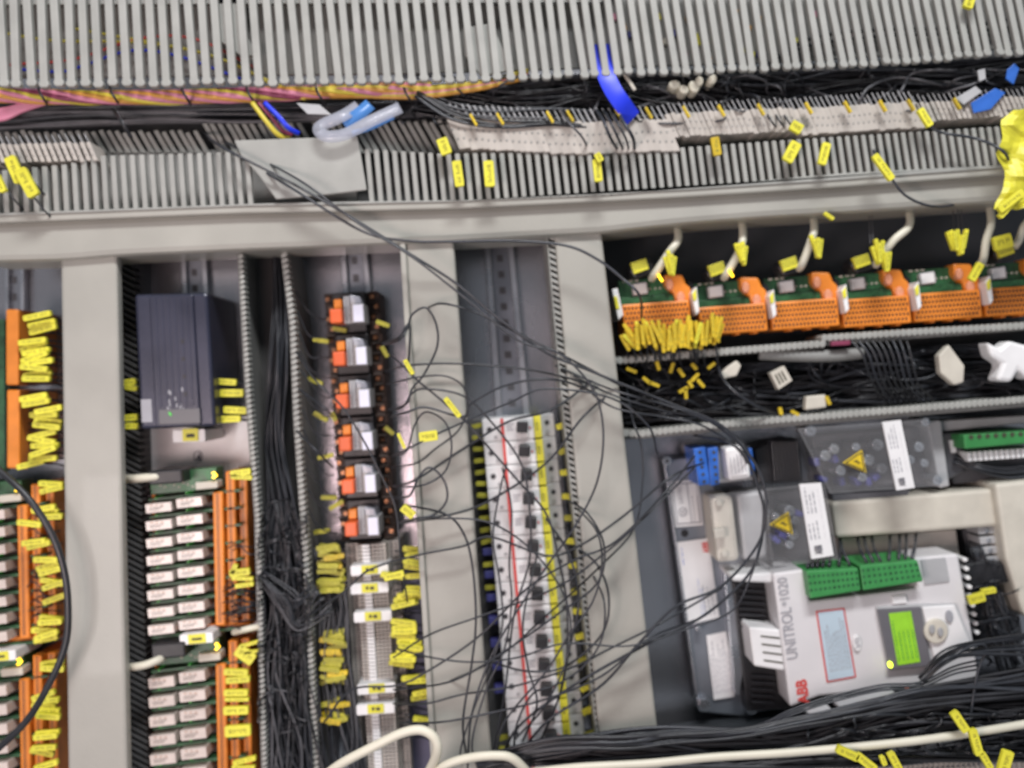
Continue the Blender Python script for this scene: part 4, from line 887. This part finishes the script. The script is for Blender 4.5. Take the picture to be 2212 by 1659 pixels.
# ------------------------------------------------------------ relay sockets, black column
def socket():
    t = lthing('relay_socket', 'black relay socket', 'relay', 'black relay sockets in a column')
    b = MB('brown', True); b.rect(-60, -45, 60, 45, .040, .0); b.build('socket_base', t, bevel=1)
    b = MB('black', True); b.rect(-38, -44, 34, 44, .054, .03); b.build('socket_frame', t, bevel=1.2)
    b = MB('orangehi', True); b.rect(-34, -4, -8, 26, .082, .05); b.build('orange_lever', t, bevel=1.2)
    b = MB('orange', True); b.rect(-30, -28, -12, -6, .068, .05); b.build('lever_root', t, bevel=1)
    b = MB('greyplastic', True); b.rect(-8, -32, 12, 26, .070, .05); b.use('steel').rect(-3, -30, -1, 24, .0712, .069).rect(4, -30, 6, 24, .0712, .069); rc = b.build('relay_case', t, bevel=1)
    b = MB('beige', True); b.rect(10, -26, 18, 26, .074, .05); b.build('relay_side', rc, bevel=.6)
    b = MB('greyplastic', True); b.rect(14, -12, 38, 27, .080, .05); b.use('lilac').rect(15.5, -10.5, 36.5, 25.5, .0808, .0797); b.build('relay_label', rc, bevel=.3)
    b = MB('clear', True); b.prism([(8, -34), (30, -28), (34, -12), (10, -14)], .076, .05); b.build('relay_top', t, bevel=1)
    for sx in (-50, 48):
        b = MB('copper', True)
        for k in range(4): b.disc(sx+(4 if k % 2 else -3), -34+k*22, 5, .0435, .038, 10); b.use('black').rect(sx-4+(4 if k % 2 else -3), -34.6+k*22, sx+4+(4 if k % 2 else -3), -33.2+k*22, .0438, .043, 40); b.use('copper')
        b.build('terminal_screws', t, bevel=.8)
        b = MB('brown', True)
        for k in range(5): b.rect(sx-10, -45+k*22, sx+10, -42+k*22, .048, .03)
        b.build('terminal_walls', t, bevel=.5)
    return t
so0 = socket()
sl = ['topmost black relay socket with a red-tinted lever', 'second black relay socket from the top', 'third black relay socket from the top', 'third black relay socket from the bottom', 'second black relay socket from the bottom', 'lowest black relay socket, above the terminal strip']
for i in range(6):
    o = so0 if i == 0 else copy_tree(so0); put(o, 755+6.3*i, 674+90*i, -3.5, 1, 1, .06); o['label'] = sl[i]
for i in range(12):
    v = 690+i*42; u = 690+i*2.4
    if i % 2: mk(u+random.uniform(-22, 4), v+random.uniform(-8, 8), 34, 9, random.uniform(-30, 30), .05, 'olive yellow marker left of the black relay sockets', 'markers beside the relay sockets', 5)
    tube_thing('lead', 'dark lead from the left side of the relay sockets into the duct', 'wire', [(704+i*2.4, v, .042), (690+i*2, v-2, .055), (664+i*2, v-14+random.uniform(-20, 10), .06), (640+i*2, v-60, .06)], 1.6, 'wire', 'leads left of the relay sockets')
for (u, v, w_, a) in ((735, 712, 30, 10), (828, 700, 30, 20), (832, 760, 26, 60), (842, 930, 24, 40), (722, 900, 20, 60), (728, 1090, 34, -30)):
    mk(u, v, w_, 9, a, .055, 'olive yellow marker on the edge of the black relay sockets', 'markers beside the relay sockets', 5)

# ------------------------------------------------------------ terminal strip under the sockets
t = thing('terminal_strip', 'tall beige terminal strip under the black relay sockets', 'terminal strip', 800, 1400, 0); tl = wloc(t)
b = MB('beige', True); b.rect(-58, -3.4, 58, 3.2, .050, .0); b.rect(-30, -3.2, 34, 3, .062, .01); b.use('white').rect(-16, -3.2, 0, 3, .0655, .05); b.use('darkgrey')
for x in (-50, -40, 42, 52): b.rect(x-2.5, -1.8, x+2.5, 1.6, .0506, .0495)
for x in (10, 18, 26): b.rect(x-1.5, -1.8, x+1.5, 1.6, .0626, .0614)
for x in (-24,): b.rect(x-1.5, -1.8, x+1.5, 1.6, .0626, .0614)
g0 = b.build('terminal', bevel=.3)
for i in range(66):
    o = g0 if i == 0 else g0.copy()
    if i: col.objects.link(o)
    v = 1178+i*7.9; u = 800+i*.45; p = P(u, v, .06); o.parent = t; o.location = Vector((p.x, Y0, p.z))-tl; o.rotation_euler = (0, R(-3.5), 0)
for (u, v) in ((799, 1230), (799, 1270), (806, 1331), (814, 1487), (812, 1531)):
    b = MB('white'); b.round(u-42, v-10, u+40, v+12, 3, .076, .0, -4); b.use('yellow').rect(u-18, v-9, u+17, v+10, .0772, .075, -4); b.use('ink').rect(u-9, v-3, u-3, v+4, .0776, .077, -4).rect(u, v-3, u+9, v+4, .0776, .077, -4)
    tag(b.build('end_clamp', bevel=.8), 'white end clamp with yellow marker on the terminal strip, %s' % {1230: 'topmost', 1270: 'second from the top', 1331: 'third from the top', 1487: 'second from the bottom', 1531: 'lowest'}[v], 'clamp')
RM = [(898, 1186), (902, 1195), (898, 1214), (900, 1224), (850, 1242), (905, 1242), (902, 1270), (900, 1278), (885, 1286), (878, 1296), (872, 1304), (872, 1343), (874, 1353), (874, 1362), (872, 1372), (885, 1385), (888, 1395), (884, 1402), (870, 1412), (872, 1422), (868, 1432), (895, 1462), (905, 1468), (918, 1492), (915, 1502), (920, 1553)]
for (u, v) in RM: mk(u, v, 54, 12, random.uniform(-14, 10), .074+random.uniform(0, .01), 'yellow marker right of the tall terminal strip', 'yellow markers right of the tall terminal strip')
for i in range(64):
    v = random.choice((random.uniform(1180, 1240), random.uniform(1250, 1275), random.uniform(1350, 1470), random.uniform(1350, 1470), random.uniform(1500, 1560))); mk(714+random.uniform(-10, 12)+(v-1180)*.03, v, 44, 10, random.uniform(-20, 14), .058+random.uniform(0, .012), 'dull yellow marker left of the tall terminal strip', 'dull markers left of the tall terminal strip', random.choice((5, 5, 5, 4)))
for i in range(30):
    v = 1190+i*14; tube_thing('lead', 'dark lead between the tall terminal strip and the middle post', 'wire', [(852+i*.4, v, .055), (880, v+random.uniform(-6, 6), .07), (915, v+random.uniform(-10, 10), .06), (945, v+5, .03)], 1.7, 'wire', 'leads right of the tall terminal strip')
mass([(700, 1180, .05, 18), (720, 1300, .06, 26), (725, 1420, .062, 28), (740, 1560, .065, 30), (760, 1700, .06, 34)], 40, 1, 1.7, 81, 'black_wires', 'fine dark wires left of the tall terminal strip', ['wire', 'greywire', 'rubber'], .01, .9)
b = MB('dullviolet'); b.prism([(862, 1240), (928, 1235), (945, 1700), (872, 1700)], .03, .0); tag(b.build('duct_wall'), 'dull blue-violet panel behind the markers left of the middle post', 'panel')

for k in range(3): tube_thing('loose_wire', ['upper','middle','lower'][k]+' of three thin wires running along the lower edge of the controller', 'wire', [(1560, 1588+k*5, .12), (1650, 1562+k*6, .13), (1710, 1533+k*6, .132), (1790, 1506+k*6, .132), (1900, 1480+k*6, .132), (1985, 1474+k*6, .132), (2060, 1440+k*8, .13), (2120, 1425+k*10, .12)], 2.2, 'wire', 'thin wires along the controller')
# ------------------------------------------------------------ loose wires and cables in front
def W(pts, r=2.0, h=.115, m='wire', lab='thin black wire looping loose over the middle and right posts', g='loose wires over the posts', name='loose_wire'):
    pp = [(p[0], p[1], p[2] if len(p) > 2 else h) for p in pts]
    pp[0] = (*pp[0][:2], pp[0][2]-.03); pp[-1] = (*pp[-1][:2], pp[-1][2]-.025); return tube_thing(name, lab, 'wire', pp, r, m, g)
W([(440, 285, .11), (480, 318), (620, 390), (760, 470), (880, 545), (985, 612), (1080, 690), (1180, 762), (1260, 795), (1345, 830), (1450, 872), (1560, 920), (1630, 1000), (1655, 1080), (1640, 1170), (1560, 1265), (1460, 1310), (1380, 1390), (1300, 1480), (1180, 1560), (1110, 1650)], 2.8, .125, lab='long black wire crossing from the lower duct over the posts to the drive', g=None)
W([(450, 300, .11), (620, 400), (780, 498), (880, 520), (980, 522), (1100, 520), (1220, 530), (1290, 560), (1345, 602), (1382, 640), (1386, 700, .09)], 2.8, .125, lab='black wire sweeping along the beam to the first orange module', g=None)
W([(470, 300, .11), (640, 385), (770, 480), (890, 555), (1000, 640), (1120, 735), (1210, 765), (1280, 840), (1303, 930), (1290, 1040), (1240, 1140), (1170, 1240), (1070, 1400), (1020, 1540), (1010, 1660)], 2.2, .13, lab='long black wire dropping over the right post in a wide arc', g=None)
loops = [
 [(826, 745), (862, 735), (880, 710), (890, 680), (920, 665), (942, 700), (944, 750), (915, 810), (890, 840), (880, 870), (850, 885)],
 [(826, 742), (860, 730), (884, 700), (884, 760), (880, 800)],
 [(920, 666), (960, 656), (1040, 680), (1140, 730), (1240, 780), (1345, 835)],
 [(832, 802), (880, 790), (960, 785), (1060, 790), (1150, 800), (1240, 820), (1330, 850)],
 [(836, 830), (870, 822), (900, 815), (960, 812), (1000, 835), (1010, 880), (990, 930), (940, 970), (900, 1000), (845, 1010)],
 [(838, 760), (870, 790), (900, 820), (960, 870), (1010, 915), (1050, 960), (1120, 1040), (1180, 1110), (1205, 1200), (1225, 1320), (1215, 1480), (1150, 1640)],
 [(840, 885), (870, 880), (890, 850), (920, 840), (1000, 855), (1060, 910), (1120, 990), (1140, 1060), (1145, 1200), (1110, 1330), (1090, 1500), (1060, 1650)],
 [(845, 900), (880, 890), (920, 880), (1000, 900), (1020, 870), (1100, 830), (1200, 820), (1290, 850)],
 [(848, 985), (880, 970), (960, 930), (1100, 870), (1180, 840), (1320, 860), (1400, 920), (1420, 980)],
 [(850, 985), (878, 975), (895, 920), (920, 890), (960, 910), (975, 955), (970, 1000), (950, 1030), (905, 1050), (850, 1050)],
 [(850, 1050), (890, 1040), (940, 1010), (1000, 970), (1100, 910), (1200, 880), (1330, 780)],
 [(852, 1075), (885, 1070), (905, 1030), (930, 1010), (960, 1040), (965, 1080), (940, 1110), (900, 1120), (860, 1130)],
 [(858, 1130), (900, 1120), (980, 1110), (1060, 1080), (1180, 1000), (1260, 900), (1330, 840)],
 [(700, 1560), (760, 1490), (860, 1480), (940, 1440), (1040, 1370), (1140, 1270), (1240, 1210), (1330, 1170), (1440, 1060), (1500, 985)],
 [(660, 1335), (740, 1280), (800, 1230), (900, 1200), (1000, 1180), (1060, 1160), (1180, 1200), (1250, 1180), (1340, 1120), (1450, 1030), (1520, 1000)],
 [(850, 1420), (930, 1370), (1040, 1330), (1200, 1270), (1300, 1200), (1380, 1130), (1500, 1010)],
 [(850, 1490), (980, 1470), (1100, 1400), (1200, 1330), (1290, 1260), (1305, 1180), (1270, 1110), (1225, 1080)],
 [(850, 1400), (930, 1420), (1020, 1430), (1120, 1420), (1220, 1390), (1360, 1395), (1480, 1360), (1580, 1320), (1620, 1250), (1640, 1180), (1658, 1080)],
 [(870, 1090), (960, 1110), (1000, 1150), (1020, 1220), (1028, 1340), (1018, 1440), (1000, 1560), (1010, 1650)],
 [(1095, 1000), (1080, 1060), (1065, 1160), (1080, 1260), (1085, 1350), (1060, 1440), (1020, 1540), (995, 1620), (1000, 1660)],
 [(1085, 1010), (1105, 1100), (1100, 1220), (1105, 1300), (1090, 1400), (1050, 1490), (1020, 1600), (1030, 1655)],
 [(1250, 1100), (1290, 1150), (1300, 1220), (1280, 1300), (1230, 1370), (1180, 1450), (1090, 1560), (1070, 1650)],
 [(1280, 1240), (1305, 1300), (1300, 1380), (1260, 1440), (1200, 1480), (1150, 1500), (1115, 1570), (1110, 1650)],
 [(1060, 1430), (1140, 1450), (1220, 1440), (1300, 1370), (1315, 1290), (1290, 1220), (1240, 1180)],
 [(860, 1560), (950, 1560), (1060, 1540), (1180, 1510), (1300, 1460), (1400, 1380), (1500, 1340)],
 [(850, 1520), (920, 1520), (1000, 1500), (1120, 1480), (1240, 1440), (1320, 1400), (1420, 1350), (1560, 1270)],
 [(640, 760), (680, 820), (740, 880), (790, 960), (830, 1040), (855, 1100), (865, 1200), (880, 1300)],
 [(645, 840), (700, 880), (720, 900)],
 [(640, 930), (680, 970), (720, 1010)],
 [(870, 1130), (960, 1120), (1060, 1130), (1150, 1190), (1220, 1290), (1230, 1400), (1180, 1520), (1110, 1600)],
 [(1180, 1120), (1230, 1200), (1250, 1300), (1230, 1400), (1210, 1500)],
 [(1160, 1200), (1130, 1340), (1140, 1440), (1160, 1520), (1130, 1600)]]
random.seed(17)
LM = [(820+6*i, 674+90*i, ORD[i+1]+' relay socket') for i in range(6)]+[(1119+4.5*i, 925+50.6*i, ORD[i+1]+' breaker') for i in range(15)]+[(930, 600, 'middle post top'), (960, 760, 'upper middle post'), (975, 900, 'middle post centre'), (985, 1100, 'middle post below its wide marker'), (995, 1300, 'lower middle post'), (1000, 1500, 'middle post foot'), (1330, 850, 'right post beside black duct'), (1300, 1150, 'right post centre'), (1340, 1350, 'lower right post'), (1500, 1000, 'blue relay'), (1500, 1340, 'metal backplate'), (1650, 1080, 'clear shroud'), (650, 800, 'upper vertical duct'), (660, 1000, 'vertical duct centre'), (660, 1335, 'wire tangle'), (720, 1010, 'fourth socket'), (720, 900, 'third socket'), (700, 1560, 'wire tangle foot'), (870, 1200, 'tall terminal strip'), (890, 1400, 'lower terminal strip'), (1240, 1080, 'breaker side duct edge'), (1270, 1260, 'lower breaker side duct edge'), (1060, 690, 'bare rail')]
def near(p): return min(LM, key=lambda q: (q[0]-p[0])**2+(q[1]-p[1])**2)[2]
def wlab(l): return 'loose wire, %s to %s' % (near(l[0]), near(l[-1]))
for i, l in enumerate(loops): W(l, random.uniform(1.9, 2.5), .108+random.uniform(0, .022), lab=wlab(l))
for (u, v, w_, t_, a, lab) in ((884, 793, 36, 9, 60, 'yellow marker on a loose loop beside the relay sockets'), (978, 880, 52, 11, 52, 'long slanting yellow marker on a loose wire over the middle post'), (926, 942, 40, 22, -8, 'wide yellow marker lying on the middle post'), (868, 952, 36, 6, 66, 'thin yellow marker left of the wide one on the middle post'), (882, 1104, 32, 18, 40, 'yellow marker at the edge of the middle post beside the lowest relay socket'), (852, 1242, 44, 14, -14, 'yellow marker crossing the right side of the tall terminal strip')):
    mk(u, v, w_, t_, a, .128, lab, None)
# wires reaching from the posts into the black duct and the drive
for i in range(3):
    j = random.uniform(-14, 14); W([(1200+i*16, 790+i*10), (1320, 842+i*16+j), (1430, 872+i*14), (1520, 905+i*6+j), (1600, 950+i*14, .1), (1630, 1010+i*20, .07)], 2.1, .12, lab='black wire reaching across the right post into the black duct', g='wires into the black duct')
for i in range(2): W([(1345, 790+i*8, .07), (1365, 900, .09), (1385, 960+i*3, .1), (1388, 1040, .1), (1370, 1140, .11), (1300, 1220, .12), (1180, 1330, .12), (1060, 1430, .12), (900, 1500, .1)], 2, .1, lab='black wire falling from the black duct across the right post', g='wires falling from the black duct')
W([(1545, 770, .09), (1570, 830, .09), (1640, 880, .09), (1700, 900, .08)], 3.4, .1, lab='thick black wire crossing the black duct from the golden fan', g=None)
W([(1500, 940, .1), (1560, 950, .11), (1610, 985, .12), (1640, 1060, .12), (1650, 1110, .12), (1640, 1190, .12), (1610, 1250, .12), (1520, 1330, .12), (1400, 1390, .12), (1240, 1480, .12), (1120, 1570, .12), (1080, 1650, .12)], 3, .12, lab='black wire looping over the relay and the metal backplate', g=None)
W([(1875, 300, .11), (1895, 340, .125), (1925, 385, .128), (1960, 425, .126), (2020, 446, .12), (2100, 436, .1)], 2.8, .12, lab='black wire carrying the long yellow marker over the beam', g=None)
W([(1990, 260, .11), (2030, 285, .125), (2110, 300, .13), (2170, 330, .14), (2185, 380, .14)], 3, .12, lab='black wire running to the crumpled yellow sheet', g=None)
W([(1200, 215, .12), (1225, 260, .128), (1260, 300, .125), (1275, 340, .11)], 2.4, .12, 'greywire', lab='shiny wire dropping onto the beige terminals', g=None)
for i in range(4): W([(1270+i*22, 215+i*3, .11), (1300+i*14, 255, .128), (1320+i*16, 300, .13), (1345+i*8, 340, .118)], random.uniform(2.2, 3.6), .12, lab='black wire crossing the beige terminals under the blue tape', g='black wires crossing the beige terminals')
for i in range(3): W([(1640+i*18, 215+i*3, .11), (1665+i*18, 260, .12), (1690+i*18, 290, .118)], 2.2, .12, lab='black wire crossing the beige terminals right of the blue tape', g='black wires at the bright terminals')
# heavy cable at left
tube_thing('black_cable', 'thick black cable curving over the left edge and its post', 'cable', [(-40, 990, .115), (0, 1018, .12), (60, 1075, .125), (110, 1150, .125), (138, 1230, .125), (147, 1310, .125), (142, 1390, .125), (110, 1470, .125), (55, 1560, .12), (-30, 1640, .115)], 7, 'rubber', seg=12)
tube_thing('black_cable', 'short dark tie end above the lower duct at the left', 'cable tie', [(245, 236, .1), (262, 262, .118), (284, 298, .112)], 4, 'black')
# bottom: black mass and white cables
mass([(1030, 1650, .10, 12), (1200, 1625, .11, 22), (1400, 1612, .115, 36), (1600, 1616, .115, 36), (1760, 1612, .115, 40), (2000, 1565, .115, 72), (2300, 1550, .11, 84)], 150, 1, 3.2, 91, 'black_wires', 'dense black cables sweeping along the bottom right', ['wire', 'rubber', 'black', 'black', 'black', 'black'], .022, .85)
mass([(1080, 1632, .12, 8), (1200, 1606, .13, 12), (1350, 1604, .135, 12), (1450, 1592, .13, 12), (1600, 1584, .13, 8), (1720, 1560, .13, 8), (1850, 1534, .13, 12), (2000, 1505, .125, 18), (2260, 1470, .12, 30)], 34, 1, 3.4, 92, 'black_wires', 'shiny upper strands of the black cable sweep below the controller', ['wire', 'rubber', 'rubber'], .01, .6)
mass([(1990, 1470, .13, 10), (2040, 1420, .135, 12), (2110, 1400, .13, 14), (2260, 1390, .12, 24)], 9, 1, 2.6, 93, 'black_wires', 'few black wires rising over the lower right corner of the controller', ['wire', 'rubber'], .008, .6)
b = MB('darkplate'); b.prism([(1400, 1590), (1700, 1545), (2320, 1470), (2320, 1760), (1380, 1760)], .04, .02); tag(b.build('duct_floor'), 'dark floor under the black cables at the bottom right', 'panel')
for i, (u, v, a, w_) in enumerate(((1877, 1518, -12, 130), (1776, 1545, -12, 52), (1690, 1498, -18, 50), (1950, 1545, -10, 60))):
    b = MB('greyplastic'); b.round(u-w_/2, v-6, u+w_/2, v+6, 4, .118, .10, a)
    if i != 2: tag(b.build('cable_tag', bevel=1), ['long grey tag lying in the cables below the controller', 'grey tag left of the long one below the controller', '', 'grey tag right of the long one below the controller'][i], 'tag')
    else: b.bm.free()
b = MB('orangehi'); b.prism([(1966, 1490), (1974, 1494), (1984, 1500), (1974, 1504), (1968, 1514), (1962, 1502)], .13, .12); tag(b.build('cable_tie', bevel=.5), 'small orange tie in the cables below the controller', 'cable tie')
W([(1980, 1480, .13), (2040, 1430, .135), (2100, 1395, .135), (2130, 1400, .13), (2110, 1460, .13), (2095, 1560, .13), (2090, 1600, .12)], 3, .12, lab='black wire hooking over the lower right corner of the controller', g=None)
tube_thing('white_cable', 'long cream cable running along the bottom edge at the right', 'cable', [(1150, 1668, .14), (1254, 1657, .145), (1400, 1649, .145), (1535, 1636, .145), (1700, 1626, .145), (1864, 1612, .145), (2040, 1592, .145), (2300, 1550, .14)], 8.2, 'cream', seg=14)
tube_thing('white_cable', 'cream cable bent into a loop at the bottom middle', 'cable', [(690, 1685, .13), (740, 1648, .14), (817, 1608, .145), (870, 1583, .145), (910, 1577, .145), (938, 1594, .145), (944, 1625, .142), (925, 1670, .13), (905, 1700, .12)], 9.5, 'cream', seg=14)
tube_thing('white_cable', 'cream cable arching beside the loop at the bottom middle', 'cable', [(925, 1690, .13), (960, 1655, .14), (1010, 1638, .142), (1070, 1632, .142), (1110, 1640, .14), (1150, 1680, .13)], 9, 'cream', seg=14)
for (u, v, w_, t_, a, lab) in ((1828, 1624, 50, 18, 24, 'yellow marker on the cream cable at the bottom, inner piece'), (1868, 1644, 50, 18, 38, 'yellow marker hanging below the cream cable at the bottom'), (1930, 1642, 44, 16, 62, 'upright yellow marker at the bottom edge right of the hanging one'), (2070, 1556, 50, 18, 56, 'yellow marker slanting above the cream cable at the right'), (2104, 1600, 58, 18, 74, 'yellow marker crossing the cream cable at the right'), (2168, 1642, 48, 24, -74, 'yellow marker at the bottom right corner'), (1905, 1640, 20, 10, 70, 'small yellow marker at the bottom edge'), (2126, 1640, 40, 14, 60, 'yellow marker at the bottom edge near the right corner')):
    mk(u, v, w_, t_, a, .152, lab, None)
t = thing('terminal_strip', 'grey terminal strip along the bottom edge at the right', 'terminal strip', 2000, 1655, .05); tl = wloc(t)
b = MB('beige', True); b.rect(-4.5, -16, 4.5, 30, .10, .06); b.use('darkgrey').rect(-2.5, -10, 2.5, -4, .1006, .0995).rect(-2.5, 2, 2.5, 8, .1006, .0995); g1 = b.build('terminal', bevel=.5)
for i in range(44):
    o = g1 if i == 0 else g1.copy()
    if i: col.objects.link(o)
    p = P(1760+i*11, 1664-i*.9, .09); o.parent = t; o.location = Vector((p.x, Y0, p.z))-tl; o.rotation_euler = (0, R(-4), 0)

# ------------------------------------------------------------ give each remaining look-alike its own label, by its order
from collections import defaultdict
def nth(i):
    if i < 16: return ORD[i]
    return '%d%s' % (i, 'th' if i % 100 in (11, 12, 13) else {1: 'st', 2: 'nd', 3: 'rd'}.get(i % 10, 'th'))
bpy.context.view_layer.update()
by = defaultdict(list)
for o in list(bpy.data.objects):
    if o.parent is None and o.get('label') and o.get('kind') != 'stuff': by[o['label']].append(o)
for lab, os_ in by.items():
    if len(os_) < 2: continue
    xs = [o.location.x*.6/o.location.y for o in os_]; zs = [o.location.z*.6/o.location.y for o in os_]
    vert = max(zs)-min(zs) >= max(xs)-min(xs)
    os_.sort(key=lambda o: -o.location.z/o.location.y if vert else o.location.x/o.location.y)
    for i, o in enumerate(os_):
        nl = '%s %s, from %s' % (nth(i+1), lab, 'top' if vert else 'left')
        o['label'] = nl
        if not o.get('group'): o['group'] = lab
        if len(nl.split()) > 16: print('LONG', nl)
